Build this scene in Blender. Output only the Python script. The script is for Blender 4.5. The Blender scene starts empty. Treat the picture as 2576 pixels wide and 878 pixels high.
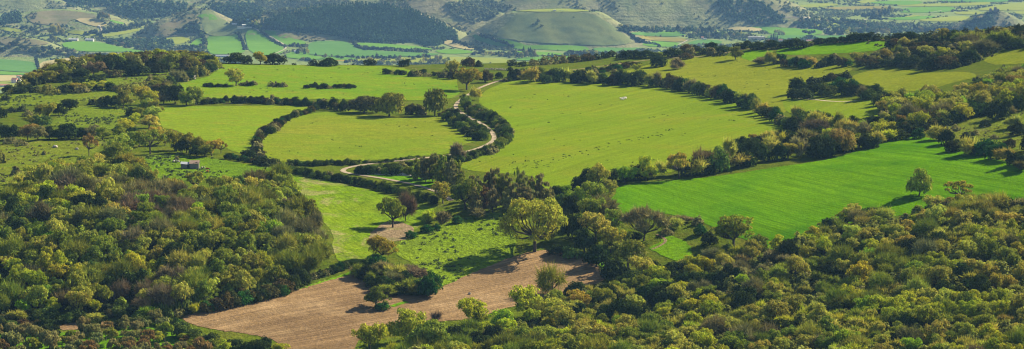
EXPO = 1.46; SKY = .05; HAZE_C = (.28, .56, 1.0, 1); HAZE_D = 3.2e-5
import bpy, math, random, numpy as np
from mathutils import Vector, Matrix
from mathutils.geometry import delaunay_2d_cdt
R = math.radians
SC = bpy.context.scene
COL = SC.collection
rs = np.random.RandomState(7)
random.seed(11)

# ------------------------------------------------------------------ camera
F = 6060.0            # focal length in units of a 2576-wide frame
CU, CV = 1288.0, 439.0
PITCH = math.atan(769.0 / F)
cp, sp = math.cos(PITCH), math.sin(PITCH)
cam_d = bpy.data.cameras.new('camera')
cam = bpy.data.objects.new('camera', cam_d); COL.objects.link(cam)
cam.location = (0, 0, 0)
cam.rotation_euler = (math.pi / 2 - PITCH, 0, 0)
cam_d.sensor_fit = 'HORIZONTAL'; cam_d.sensor_width = 36.0
cam_d.lens = 36.0 * F / 2576.0
cam_d.clip_start = 1.0; cam_d.clip_end = 40000.0
SC.camera = cam

def rays(u, v):
    """directions, scaled so that y = 1"""
    u = np.asarray(u, float); v = np.asarray(v, float)
    x = (u - CU) / F; yy = -(v - CV) / F
    dy = cp + yy * sp
    dz = -sp + yy * cp
    return x / dy, dz / dy

# ------------------------------------------------------------------ terrain
CTRL = np.array([
 # u, v, distance
 (-200,1000,690),(0,878,765),(200,878,765),(800,880,785),(1200,878,775),(1800,878,735),(2500,878,710),(2800,1000,640),(1300,1050,650),(600,1050,650),(2800,700,800),
 (0,640,870),(300,800,800),(300,600,880),(650,600,890),(150,450,985),(560,760,815),
 (1000,760,832),(1000,690,868),(1345,640,898),(1200,545,935),(1480,690,880),(1000,570,955),(850,650,880),(900,480,1010),(1060,470,1035),
 (1330,480,985),(1650,540,945),(1900,600,900),(2300,350,1095),(1550,466,1010),(2450,505,920),(1950,425,1035),(2100,700,835),(2560,620,835),
 (1350,480,1005),(1400,205,1480),(2000,340,1130),(1800,250,1340),(1500,330,1210),(1200,410,1075),(850,402,1085),(880,280,1310),(1120,300,1270),
 (478,420,1062),(225,390,1085),(0,440,1010),(200,262,1335),(0,240,1395),(560,380,1115),(500,265,1335),(800,240,1390),
 (0,237,1430),(110,195,1500),(300,158,1610),(450,156,1630),(640,160,1630),(1000,164,1620),(1290,160,1635),(1450,149,1640),(1600,139,1650),
 (1750,123,1640),(1900,113,1620),(2050,105,1600),(2200,98,1580),(2350,86,1540),(2450,76,1510),(2576,63,1480),(2750,48,1440),(-200,260,1400),
 (2500,150,1340),(2250,180,1430),(2400,250,1220),(2150,300,1180),(2560,380,1020),(2800,350,1000),(1900,180,1480),
], float)
def _pts(c):
    dx, dz = rays(c[:, 0], c[:, 1])
    return np.stack([dx * c[:, 2], c[:, 2], dz * c[:, 2]], 1)
_P = _pts(CTRL)
_S = 1000.0
def _tps_kernel(r2):
    return np.where(r2 > 1e-12, 0.5 * r2 * np.log(np.maximum(r2, 1e-12)), 0.0)
def _tps_fit(P, lam=0.004):
    n = len(P); X = P[:, :2] / _S
    r2 = ((X[:, None] - X[None]) ** 2).sum(-1)
    K = _tps_kernel(r2) + lam * np.eye(n)
    Q = np.hstack([np.ones((n, 1)), X])
    A = np.zeros((n + 3, n + 3)); A[:n, :n] = K; A[:n, n:] = Q; A[n:, :n] = Q.T
    b = np.zeros(n + 3); b[:n] = P[:, 2]
    return X, np.linalg.solve(A, b)
_TX, _TW = _tps_fit(_P)
def _tps(x, y):
    x = np.asarray(x, float).ravel() / _S; y = np.asarray(y, float).ravel() / _S
    out = _TW[-3] + _TW[-2] * x + _TW[-1] * y
    for i in range(len(_TX)):
        out = out + _TW[i] * _tps_kernel((x - _TX[i, 0]) ** 2 + (y - _TX[i, 1]) ** 2)
    return out
EDGE = np.array([(-200,258,1400),(0,237,1430),(60,222,1455),(110,195,1500),(200,172,1560),(300,158,1610),(450,156,1630),(640,160,1630),(1000,164,1620),(1290,160,1635),(1450,149,1640),(1600,139,1650),
 (1750,123,1640),(1900,113,1620),(2050,105,1600),(2200,98,1580),(2350,86,1540),(2450,76,1510),(2576,63,1480),(2750,48,1440)], float)
_ea, _ = rays(EDGE[:, 0], EDGE[:, 1])
def undul(x, y):
    return (0.55 * np.sin(x / 37.0 + 1.3 * np.sin(y / 53.0)) * np.sin(y / 44.0 + 0.7 * np.sin(x / 61.0))
            + 0.25 * np.sin(x / 13.0 + y / 29.0 + 1.1) * np.sin(y / 17.0 - x / 41.0))
FLOOR = -396.0
def near_h(x, y):
    x = np.asarray(x, float).ravel(); y = np.asarray(y, float).ravel()
    a = np.clip(x / np.maximum(y, 1.0), -0.34, 0.34)
    e = np.interp(a, _ea, EDGE[:, 2])
    yc = np.clip(y, 600.0, e)
    xc = np.clip(a, -0.27, 0.27) * yc
    t = np.maximum(0.0, y - e)
    return _tps(xc, yc) + undul(x, y) - 0.42 * t * t / (t + 25.0) - 0.03 * np.maximum(0, 600 - y)

# hills across the valley: crest polylines (u, v) and the v of the foot, slope
def dep(v):
    return -rays(np.array([CU]), np.array([float(v)]))[1][0]
HILLS = [
 # crest points, foot v, slope, flat half-width (m)
 ([(425,44),(470,27),(497,16),(512,19)], 97, .52, 3),
 ([(60,32),(110,24),(165,23),(240,32)], 88, .30, 8),
 ([(-160,82),(-20,84),(60,92),(90,100)], 142, .38, 5),
 ([(650,34),(720,24),(800,15),(870,12),(960,14),(1010,20),(1050,40)], 106, .42, 4),
 ([(1310,29),(1400,25),(1480,28)], 119, .60, 22),
 ([(1330,-20),(1420,-40),(1560,-50),(1660,-40),(1705,-5)], 73, .50, 5),
 ([(1800,-60),(1890,-40),(1930,-5)], 74, .50, 5),
 ([(2470,34),(2500,26),(2515,27)], 86, .55, 3),
 ([(1060,-30),(1150,0),(1200,18),(1250,30)], 84, .45, 4),
 ([(300,12),(420,8),(560,10),(640,20)], 52, .40, 5),
 ([(-300,-20),(0,-22),(100,-16),(150,4)], 38, .40, 5),
 ([(850,-60),(960,-45),(1010,0),(1040,14)], 34, .45, 5),
 ([(1120,4),(1200,-14),(1300,-30)], 50, .40, 5),
]
_HS = []
for pts, vb, s, fl in HILLS:
    Db = -FLOOR / dep(vb)
    out = []
    for (u, v) in pts:
        dt = dep(v)
        delta = (-FLOOR - dt * Db) / (s + dt)
        D = Db + delta
        dx, dz = rays(np.array([u]), np.array([v]))
        out.append((dx[0] * D, D, dz[0] * D))
    _HS.append((np.array(out), s, fl))
# the mountain wall behind everything
_bk = []
for (u, vb) in [(-900, 22), (0, 24), (700, 24), (1100, 16), (1500, 8), (1900, -4), (2300, -16), (3500, -18)]:
    Db = -FLOOR / dep(vb)
    dx, _ = rays(np.array([u]), np.array([vb]))
    _bk.append((dx[0] * (Db + 1150), Db + 1150, FLOOR + 0.30 * 1150 + 60))
_HS.append((np.array(_bk), .33, 10))
def far_h(x, y):
    x = np.asarray(x, float).ravel(); y = np.asarray(y, float).ravel()
    base = FLOOR + 2.2 * np.sin(x / 170.0 + 2 * np.sin(y / 310.0)) + 1.5 * np.sin(y / 130.0 + x / 400.0)
    best = base.copy()
    gully = (np.sin(x / 33.0 + 1.7 * np.sin(y / 90.0)) + 0.6 * np.sin(x / 14.0 + y / 40.0))
    for P, s, fl in _HS:
        h = np.full(x.shape, -1e9)
        lo = P.min(0); hi = P.max(0)
        reach = (hi[2] - FLOOR) / s + 120
        m = (x > lo[0] - reach) & (x < hi[0] + reach) & (y > lo[1] - reach) & (y < hi[1] + reach)
        if not m.any(): continue
        xm = x[m]; ym = y[m]; hm = np.full(xm.shape, -1e9)
        for i in range(len(P) - 1):
            a, b = P[i], P[i + 1]; d = b[:2] - a[:2]; L2 = (d ** 2).sum()
            t = np.clip(((xm - a[0]) * d[0] + (ym - a[1]) * d[1]) / L2, 0, 1)
            dist = np.hypot(xm - a[0] - t * d[0], ym - a[1] - t * d[1])
            dist = np.maximum(0, dist - fl)
            w = np.clip(dist / 60.0, 0, 1)
            hh = a[2] + t * (b[2] - a[2]) - s * (np.sqrt(dist * dist + 64.0) - 8.0) + gully[m] * 1.6 * w
            k = np.round(hh / 7.0) * 7.0      # terraced banks along the contours
            hh = hh + 0.22 * (k - hh) * w
            hm = np.maximum(hm, hh)
        h[m] = hm
        k = 9.0
        d = np.clip(0.5 + 0.5 * (h - best) / k, 0, 1)
        best = np.where(h < -1e8, best, best * (1 - d) + h * d + k * d * (1 - d))
    return best
def total_h(x, y):
    x = np.asarray(x, float).ravel(); y = np.asarray(y, float).ravel()
    n = near_h(x, y)
    f = np.full(x.shape, FLOOR)
    m = y > 1700
    if m.any(): f[m] = far_h(x[m], y[m])
    return np.maximum(n, f)

_YN = np.concatenate([np.arange(560, 1720, 4.0)])
_YF = 2150.0 * (9800.0 / 2150.0) ** np.linspace(0, 1, 900)
def hit(u, v, far=False):
    """where the line of sight through frame position (u, v) meets the ground"""
    u = np.atleast_1d(np.asarray(u, float)); v = np.atleast_1d(np.asarray(v, float))
    dx, dz = rays(u, v)
    Y = _YF if far else _YN
    hf = far_h if far else near_h
    X = dx[:, None] * Y[None]; Z = dz[:, None] * Y[None]
    H = hf(X, np.broadcast_to(Y[None], X.shape)).reshape(X.shape)
    g = Z - H
    below = g < 0
    idx = np.where(below.any(1), below.argmax(1), len(Y) - 1)
    idx = np.maximum(idx, 1)
    r = np.arange(len(u))
    g0 = g[r, idx - 1]; g1 = g[r, idx]
    t = np.clip(g0 / np.where(np.abs(g0 - g1) < 1e-9, 1e-9, g0 - g1), 0, 1)
    y = Y[idx - 1] + t * (Y[idx] - Y[idx - 1])
    x = dx * y
    z = hf(x, y)
    return np.stack([x, y, z], 1)
def ppm(y):
    return F / (y * 1.006)        # frame units per metre at distance y

# ------------------------------------------------------------------ materials
def new_mat(name):
    m = bpy.data.materials.new(name); m.use_nodes = True
    nt = m.node_tree; nt.nodes.clear()
    out = nt.nodes.new('ShaderNodeOutputMaterial')
    return m, nt, out
def N(nt, t, **kw):
    n = nt.nodes.new(t)
    for k, v in kw.items():
        if k.startswith('i_'):
            n.inputs[k[2:].replace('_', ' ')].default_value = v
        else: setattr(n, k, v)
    return n
def L(nt, a, b): nt.links.new(a, b)
def rgba(c): return (c[0], c[1], c[2], 1.0)
def mixc(nt, fac, a, b):
    n = nt.nodes.new('ShaderNodeMix'); n.data_type = 'RGBA'
    for s, val in ((0, fac), (6, a), (7, b)):
        if hasattr(val, 'is_linked') or hasattr(val, 'links'): L(nt, val, n.inputs[s])
        elif s == 0: n.inputs[0].default_value = val
        else: n.inputs[s].default_value = rgba(val)
    return n.outputs[2]
def ramp(nt, val, a, b):
    n = nt.nodes.new('ShaderNodeMapRange'); n.clamp = True
    L(nt, val, n.inputs[0]); n.inputs[1].default_value = a; n.inputs[2].default_value = b
    return n.outputs[0]
def noise(nt, vec, scale, detail=3.0, rough=.55, dist=0.0):
    n = nt.nodes.new('ShaderNodeTexNoise'); L(nt, vec, n.inputs['Vector'])
    n.inputs['Scale'].default_value = scale; n.inputs['Detail'].default_value = detail
    n.inputs['Roughness'].default_value = rough; n.inputs['Distortion'].default_value = dist
    return n.outputs[0]
def mapped(nt, vec, scale=(1, 1, 1), rot=0.0):
    if rot:
        q = nt.nodes.new('ShaderNodeMapping'); L(nt, vec, q.inputs[0]); q.inputs['Rotation'].default_value = (0, 0, rot); vec = q.outputs[0]
    n = nt.nodes.new('ShaderNodeMapping'); L(nt, vec, n.inputs[0]); n.inputs['Scale'].default_value = scale
    return n.outputs[0]
def coords(nt):
    return nt.nodes.new('ShaderNodeTexCoord').outputs['Object']

def field_mat(name, c1, c2, c3, soil=None, soil_amt=0.0, big=.012, mid=.09, rows=None, row_amt=.35, row_c=None, spots=0.0, rough_bump=.5, fine=.55, iso=.32, drill=0.0):
    """open ground: two tones in broad patches, a third in drifts, optional drill rows (angle, spacing), weeds, bare soil"""
    m, nt, out = new_mat(name)
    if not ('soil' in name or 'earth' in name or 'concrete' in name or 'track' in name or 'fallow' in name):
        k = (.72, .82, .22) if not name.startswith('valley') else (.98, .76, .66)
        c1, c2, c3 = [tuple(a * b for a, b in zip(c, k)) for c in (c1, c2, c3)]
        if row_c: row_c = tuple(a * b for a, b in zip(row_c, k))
    co = coords(nt)
    nb = noise(nt, co, big, 4, .6, .6)
    nm = noise(nt, co, mid, 4, .6)
    nf = noise(nt, co, .75, 3, .7)
    col = mixc(nt, ramp(nt, nb, .36, .64), c1, c2)
    col = mixc(nt, ramp(nt, nm, .50, .72), col, c3)
    if rows:
        for ang, sp_, amt in rows:
            mv = mapped(nt, co, (1, 1, 0), ang)
            w = nt.nodes.new('ShaderNodeTexWave'); w.wave_type = 'BANDS'; w.bands_direction = 'X'
            L(nt, mv, w.inputs[0]); w.inputs['Scale'].default_value = .314 / sp_ ; w.inputs['Distortion'].default_value = 5.0
            w.inputs['Detail'].default_value = 2.0; w.inputs['Detail Scale'].default_value = .06 * sp_
            st = noise(nt, mapped(nt, co, (.3, .02, 0), ang), 1.0, 4, .65)
            k = nt.nodes.new('ShaderNodeMath'); k.operation = 'MULTIPLY'
            L(nt, ramp(nt, w.outputs['Fac'], .35, .9), k.inputs[0]); L(nt, ramp(nt, st, .38, .68), k.inputs[1])
            k2 = nt.nodes.new('ShaderNodeMath'); k2.operation = 'MULTIPLY'; L(nt, k.outputs[0], k2.inputs[0]); k2.inputs[1].default_value = amt
            col = mixc(nt, k2.outputs[0], col, row_c or tuple(x * .55 for x in c1))
    if soil:
        ns = noise(nt, co, .035, 5, .7, 1.2)
        col = mixc(nt, ramp(nt, ns, .66 - soil_amt, .80 - soil_amt), col, soil)
    if spots > 0:
        v = nt.nodes.new('ShaderNodeTexVoronoi'); L(nt, co, v.inputs['Vector']); v.inputs['Scale'].default_value = .30
        pt = noise(nt, co, .03, 3, .6)
        k = nt.nodes.new('ShaderNodeMath'); k.operation = 'SUBTRACT'
        L(nt, ramp(nt, pt, .45, .75), k.inputs[0]); L(nt, ramp(nt, v.outputs['Distance'], .0, .55), k.inputs[1])
        col = mixc(nt, ramp(nt, k.outputs[0], .05, .35 / spots), col, tuple(x * .55 for x in c1))
    hv = nt.nodes.new('ShaderNodeHueSaturation'); L(nt, col, hv.inputs['Color'])
    mr = nt.nodes.new('ShaderNodeMapRange'); L(nt, nf, mr.inputs[0]); mr.inputs[1].default_value = .25; mr.inputs[2].default_value = .75
    mr.inputs[3].default_value = 1 - fine * .7; mr.inputs[4].default_value = 1 + fine * .7
    n5 = nt.nodes.new('ShaderNodeMath'); n5.operation = 'MULTIPLY'; L(nt, mr.outputs[0], n5.inputs[0])
    m5 = nt.nodes.new('ShaderNodeMapRange'); L(nt, noise(nt, co, .17, 4, .7), m5.inputs[0]); m5.inputs[1].default_value = .3; m5.inputs[2].default_value = .7; m5.inputs[3].default_value = 1 - fine * iso; m5.inputs[4].default_value = 1 + fine * iso
    L(nt, m5.outputs[0], n5.inputs[1]); val = n5.outputs[0]
    if drill and rows:      # the crop stands in long drifts along the drill rows
        for sx_, sy_, am in ((.42, .010, 1.0), (.13, .006, .8)):
            dn = noise(nt, mapped(nt, co, (sx_, sy_, 0), rows[0][0]), 1.0, 3, .6)
            md = nt.nodes.new('ShaderNodeMapRange'); L(nt, dn, md.inputs[0]); md.inputs[1].default_value = .32; md.inputs[2].default_value = .68; md.inputs[3].default_value = 1 - drill * am; md.inputs[4].default_value = 1 + drill * am
            n6 = nt.nodes.new('ShaderNodeMath'); n6.operation = 'MULTIPLY'; L(nt, val, n6.inputs[0]); L(nt, md.outputs[0], n6.inputs[1]); val = n6.outputs[0]
    L(nt, val, hv.inputs['Value'])
    b = nt.nodes.new('ShaderNodeBump'); b.inputs['Strength'].default_value = rough_bump; b.inputs['Distance'].default_value = 1.0
    L(nt, nf, b.inputs['Height'])
    d = nt.nodes.new('ShaderNodeBsdfDiffuse'); L(nt, hv.outputs[0], d.inputs[0]); L(nt, b.outputs[0], d.inputs['Normal'])
    L(nt, d.outputs[0], out.inputs[0])
    return m

def leaf_mat(name, trans=.33, var=.5):
    """foliage: the hue belongs to the plant (object colour), every leaf a little different"""
    m, nt, out = new_mat(name)
    oi = nt.nodes.new('ShaderNodeObjectInfo'); ge = nt.nodes.new('ShaderNodeNewGeometry')
    co = coords(nt)
    hs = nt.nodes.new('ShaderNodeHueSaturation'); L(nt, oi.outputs['Color'], hs.inputs['Color'])
    mr = nt.nodes.new('ShaderNodeMapRange'); L(nt, ge.outputs['Random Per Island'], mr.inputs[0]); mr.inputs[3].default_value = 1 - var; mr.inputs[4].default_value = 1 + var
    L(nt, mr.outputs[0], hs.inputs['Value'])
    n = noise(nt, co, 2.6, 2, .6)
    mh = nt.nodes.new('ShaderNodeMapRange'); L(nt, n, mh.inputs[0]); mh.inputs[1].default_value = .3; mh.inputs[2].default_value = .7
    mh.inputs[3].default_value = .475; mh.inputs[4].default_value = .525; L(nt, mh.outputs[0], hs.inputs['Hue'])
    d = nt.nodes.new('ShaderNodeBsdfDiffuse'); L(nt, hs.outputs[0], d.inputs[0])
    t = nt.nodes.new('ShaderNodeBsdfTranslucent'); L(nt, hs.outputs[0], t.inputs[0])
    mx = nt.nodes.new('ShaderNodeMixShader'); mx.inputs[0].default_value = trans
    L(nt, d.outputs[0], mx.inputs[1]); L(nt, t.outputs[0], mx.inputs[2]); L(nt, mx.outputs[0], out.inputs[0])
    return m
def plain(name, c, rough=.8, var=.25, scale=2.0, metal=0.0):
    m, nt, out = new_mat(name)
    co = coords(nt); n = noise(nt, co, scale, 4, .65)
    col = mixc(nt, ramp(nt, n, .3, .7), tuple(x * (1 - var) for x in c), tuple(min(1, x * (1 + var)) for x in c))
    p = nt.nodes.new('ShaderNodeBsdfPrincipled'); L(nt, col, p.inputs['Base Color']); p.inputs['Roughness'].default_value = rough; p.inputs['Metallic'].default_value = metal
    L(nt, p.outputs[0], out.inputs[0])
    return m
LEAF = leaf_mat('leaves', .28); LEAFD = leaf_mat('evergreen_leaves', .15, .45); TWIG = leaf_mat('twigs', .1, .35)
BARK = plain('bark', (.055, .042, .032), .95, .35, 3.0)
STONE = plain('field_stone', (.36, .31, .25), .95, .3, .9)

# ------------------------------------------------------------------ object helpers
def mesh_obj(name, V, Fc, mat, parent=None, smooth=False):
    me = bpy.data.meshes.new(name)
    me.from_pydata([tuple(p) for p in V], [], [tuple(f) for f in Fc])
    me.update()
    if mat is not None:
        for mm in (mat if isinstance(mat, (list, tuple)) else [mat]): me.materials.append(mm)
    if smooth:
        me.polygons.foreach_set('use_smooth', [True] * len(me.polygons))
    o = bpy.data.objects.new(name, me); COL.objects.link(o)
    if parent is not None: o.parent = parent
    return o
def quads_mesh(name, V, mat):
    """V: (n*4,3) quads"""
    n = len(V) // 4
    me = bpy.data.meshes.new(name)
    me.vertices.add(n * 4); me.vertices.foreach_set('co', V.astype(np.float32).ravel())
    me.loops.add(n * 4); me.loops.foreach_set('vertex_index', np.arange(n * 4, dtype=np.int32))
    me.polygons.add(n); me.polygons.foreach_set('loop_start', np.arange(n, dtype=np.int32) * 4)
    me.update(calc_edges=True); me.validate()
    if mat: me.materials.append(mat)
    return me
def grid_mesh(name, X, Y, Z, mats):
    nr, nc = X.shape
    V = np.stack([X.ravel(), Y.ravel(), Z.ravel()], 1)
    i = np.arange(nr * nc).reshape(nr, nc)
    q = np.stack([i[:-1, :-1], i[:-1, 1:], i[1:, 1:], i[1:, :-1]], -1).reshape(-1, 4)
    n = len(q)
    me = bpy.data.meshes.new(name)
    me.vertices.add(len(V)); me.vertices.foreach_set('co', V.astype(np.float32).ravel())
    me.loops.add(n * 4); me.loops.foreach_set('vertex_index', q.astype(np.int32).ravel())
    me.polygons.add(n); me.polygons.foreach_set('loop_start', np.arange(n, dtype=np.int32) * 4)
    me.update(calc_edges=True)
    me.polygons.foreach_set('use_smooth', np.ones(n, dtype=bool))
    for m in mats: me.materials.append(m)
    o = bpy.data.objects.new(name, me); COL.objects.link(o)
    return o
def structure(o): o['kind'] = 'structure'; return o
def empty(name, loc, rz=0.0):
    o = bpy.data.objects.new(name, None); COL.objects.link(o); o.location = loc; o.rotation_euler = (0, 0, rz); o.empty_display_size = .5
    return o
def tag(o, label, cat, group=None):
    o['label'] = label; o['category'] = cat
    if group: o['group'] = group
    return o
def box(V, Fc, x0, x1, y0, y1, z0, z1):
    b = len(V)
    V += [(x0,y0,z0),(x1,y0,z0),(x1,y1,z0),(x0,y1,z0),(x0,y0,z1),(x1,y0,z1),(x1,y1,z1),(x0,y1,z1)]
    Fc += [(b,b+3,b+2,b+1),(b+4,b+5,b+6,b+7),(b,b+1,b+5,b+4),(b+1,b+2,b+6,b+5),(b+2,b+3,b+7,b+6),(b+3,b,b+4,b+7)]
def prism(V, Fc, prof, y0, y1):
    """profile in x,z extruded along y"""
    b = len(V); n = len(prof)
    V += [(x, y0, z) for x, z in prof] + [(x, y1, z) for x, z in prof]
    Fc.append(tuple(b + i for i in range(n))); Fc.append(tuple(b + n + i for i in reversed(range(n))))
    for i in range(n):
        j = (i + 1) % n
        Fc.append((b + j, b + i, b + n + i, b + n + j))
def tube(V, Fc, pts, rad, sides=5):
    b = len(V)
    for i, p in enumerate(pts):
        p = Vector(p)
        d = (Vector(pts[min(i + 1, len(pts) - 1)]) - Vector(pts[max(i - 1, 0)])).normalized()
        a = d.orthogonal().normalized(); c = d.cross(a)
        for k in range(sides):
            t = 2 * math.pi * k / sides
            V.append(tuple(p + (a * math.cos(t) + c * math.sin(t)) * rad[i]))
    for i in range(len(pts) - 1):
        for k in range(sides):
            k2 = (k + 1) % sides
            Fc.append((b + i * sides + k, b + i * sides + k2, b + (i + 1) * sides + k2, b + (i + 1) * sides + k))

# ------------------------------------------------------------------ sheets of land draped on the terrain
def in_poly(px, py, poly):
    x = np.asarray(px); y = np.asarray(py); c = np.zeros(x.shape, bool)
    n = len(poly)
    for i in range(n):
        x0, y0 = poly[i]; x1, y1 = poly[(i + 1) % n]
        if y0 == y1: continue
        k = ((y0 > y) != (y1 > y)) & (x < (x1 - x0) * (y - y0) / (y1 - y0) + x0)
        c ^= k
    return c
def smooth_closed(poly, it=2):
    P = np.array(poly, float)
    for _ in range(it):
        Q = np.roll(P, -1, 0)
        P = np.stack([P * .75 + Q * .25, P * .25 + Q * .75], 1).reshape(-1, 2)
    return P
def smooth_open(poly, it=2):
    P = np.array(poly, float)
    for _ in range(it):
        a, b = P[:-1], P[1:]
        M = np.stack([a * .75 + b * .25, a * .25 + b * .75], 1).reshape(-1, P.shape[1])
        P = np.vstack([P[:1], M, P[-1:]])
    return P
def densify(P, step, closed=True):
    out = []
    n = len(P)
    for i in range(n if closed else n - 1):
        a = P[i]; b = P[(i + 1) % n]
        k = max(1, int(np.hypot(*(b - a)[:2]) / step))
        for j in range(k): out.append(a + (b - a) * j / k)
    if not closed: out.append(P[-1])
    return np.array(out)
def sheet_world(name, B, mat, step, off, hf, jitter=0.0):
    """closed world-space outline B (n,2) -> triangulated sheet lying OFF above the ground"""
    if jitter: B = B + rs.normal(0, jitter, B.shape)
    lo = B.min(0); hi = B.max(0)
    gx = np.arange(lo[0], hi[0] + step, step); gy = np.arange(lo[1], hi[1] + step, step)
    GX, GY = np.meshgrid(gx, gy); GX = GX + (np.arange(len(gy)) % 2)[:, None] * step * .5
    p = np.stack([GX.ravel(), GY.ravel()], 1) + rs.uniform(-.1, .1, (GX.size, 2)) * step
    p = p[in_poly(p[:, 0], p[:, 1], [tuple(q) for q in B])]
    if len(p):
        d = np.full(len(p), 1e9)
        for q in B: d = np.minimum(d, np.hypot(p[:, 0] - q[0], p[:, 1] - q[1]))
        p = p[d > step * .45]
    allp = [Vector(q) for q in np.vstack([B, p])] if len(p) else [Vector(q) for q in B]
    nb = len(B)
    r = delaunay_2d_cdt(allp, [], [list(range(nb))], 1, 1e-4)
    P = np.array([tuple(q) for q in r[0]]); faces = r[2]
    z = hf(P[:, 0], P[:, 1]) + off
    o = mesh_obj(name, np.column_stack([P, z]), faces, mat, smooth=True)
    # faces upward
    me = o.data
    if len(me.polygons) and sum(f.normal.z for f in me.polygons) < 0: me.flip_normals()
    return structure(o)
def field(name, poly, mat, off=.25, far=False, label=None, sm=2, step=26.0):
    P = densify(smooth_closed(poly, sm), 5 if far else 7)
    if far:
        # keep the part in front of the sight line's first contact: positions on the valley side only
        W = hit(P[:, 0], P[:, 1], True); o = sheet_world(name, W[:, :2], mat, step, off, far_h)
    else:
        W = hit(P[:, 0], P[:, 1]); o = sheet_world(name, W[:, :2], mat, 6.0, off * .4, near_h, .32)
    if label: o['label'] = label
    return o
def ribbon(name, line, width, mat, off, far=False, sm=3, label=None):
    P = densify(smooth_open(line, sm), 3, False)
    W = hit(P[:, 0], P[:, 1], far); xy = W[:, :2]
    # smooth the path on the ground
    for _ in range(3): xy[1:-1] = xy[1:-1] * .5 + (xy[:-2] + xy[2:]) * .25
    t = np.gradient(xy, axis=0); t /= np.maximum(1e-6, np.hypot(t[:, 0], t[:, 1]))[:, None]
    nrm = np.stack([-t[:, 1], t[:, 0]], 1)
    cols = [-.5, -.2, .2, .5]
    V = []; Fc = []
    hf = far_h if far else near_h
    for i, c in enumerate(cols):
        wob = rs.normal(0, .09, len(xy)) * width * .3 if abs(c) == .5 else 0
        q = xy + nrm * (c * width + wob)[..., None] if hasattr(wob, '__len__') else xy + nrm * (c * width)
        V.append(np.column_stack([q, hf(q[:, 0], q[:, 1]) + off]))
    V = np.concatenate(V); n = len(xy)
    for k in range(3):
        for i in range(n - 1):
            Fc.append((k * n + i, (k + 1) * n + i, (k + 1) * n + i + 1, k * n + i + 1))
    o = mesh_obj(name, V, Fc, mat, smooth=True)
    if sum(f.normal.z for f in o.data.polygons) < 0: o.data.flip_normals()
    if label: o['label'] = label
    return structure(o)

# ------------------------------------------------------------------ light, sky, air
SUN_AZ, SUN_EL = R(52), R(33)
S = Vector((math.sin(SUN_AZ) * math.cos(SUN_EL), math.cos(SUN_AZ) * math.cos(SUN_EL), math.sin(SUN_EL)))
w = bpy.data.worlds.new('World'); SC.world = w; w.use_nodes = True
nt = w.node_tree; nt.nodes.clear()
wo = nt.nodes.new('ShaderNodeOutputWorld'); bg = nt.nodes.new('ShaderNodeBackground'); sk = nt.nodes.new('ShaderNodeTexSky')
sk.sky_type = 'NISHITA'; sk.sun_disc = False; sk.sun_elevation = SUN_EL; sk.sun_rotation = SUN_AZ; sk.air_density = 1.0; sk.dust_density = .6; sk.ozone_density = 1.5
bg.inputs[1].default_value = SKY
L(nt, sk.outputs[0], bg.inputs[0]); L(nt, bg.outputs[0], wo.inputs[0])
sd = bpy.data.lights.new('sun', 'SUN'); sd.energy = 5.0; sd.angle = R(.5); sd.color = (1.0, .885, .68)
so = bpy.data.objects.new('sun', sd); COL.objects.link(so); so.rotation_euler = S.to_track_quat('Z', 'Y').to_euler(); so.location = (300, 300, 300)
SC.view_settings.view_transform = 'Standard'; SC.view_settings.look = 'None'; SC.view_settings.exposure = EXPO; SC.view_settings.gamma = 1.0
SC.render.engine = 'CYCLES'
cy = SC.cycles
cy.max_bounces = 5; cy.diffuse_bounces = 1; cy.transmission_bounces = 3; cy.glossy_bounces = 1; cy.volume_bounces = 0; cy.transparent_max_bounces = 4
cy.use_denoising = True; cy.caustics_reflective = False; cy.caustics_refractive = False
cy.pixel_filter_type = 'BLACKMAN_HARRIS'; cy.filter_width = 1.15
try: cy.denoising_prefilter = 'ACCURATE'
except Exception: pass

V = []; Fc = []
box(V, Fc, -4200, 4200, -300, 9700, -560, 70)
hz = mesh_obj('haze', V, Fc, None); hz['kind'] = 'stuff'; hz['label'] = 'thin blue air over the valley'
m, nt, out = new_mat('air')
pv = nt.nodes.new('ShaderNodeVolumePrincipled'); pv.inputs['Color'].default_value = HAZE_C
pv.inputs['Density'].default_value = HAZE_D; pv.inputs['Anisotropy'].default_value = .0
L(nt, pv.outputs[0], out.inputs['Volume']); hz.data.materials.append(m)

# ------------------------------------------------------------------ ground
GRASS = field_mat('rough_grass', (.105, .125, .030), (.085, .110, .030), (.135, .125, .05), soil=(.15, .12, .065), soil_amt=.06, spots=1.2, rough_bump=.8)
aa = np.linspace(-.33, .33, 400)
yy = np.concatenate([np.arange(540, 1700, 3.2), np.arange(1700, 2600, 12)])
A, Y = np.meshgrid(aa, yy); X = A * Y
structure(grid_mesh('ground', X, Y, near_h(X, Y).reshape(X.shape), [GRASS]))

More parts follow.
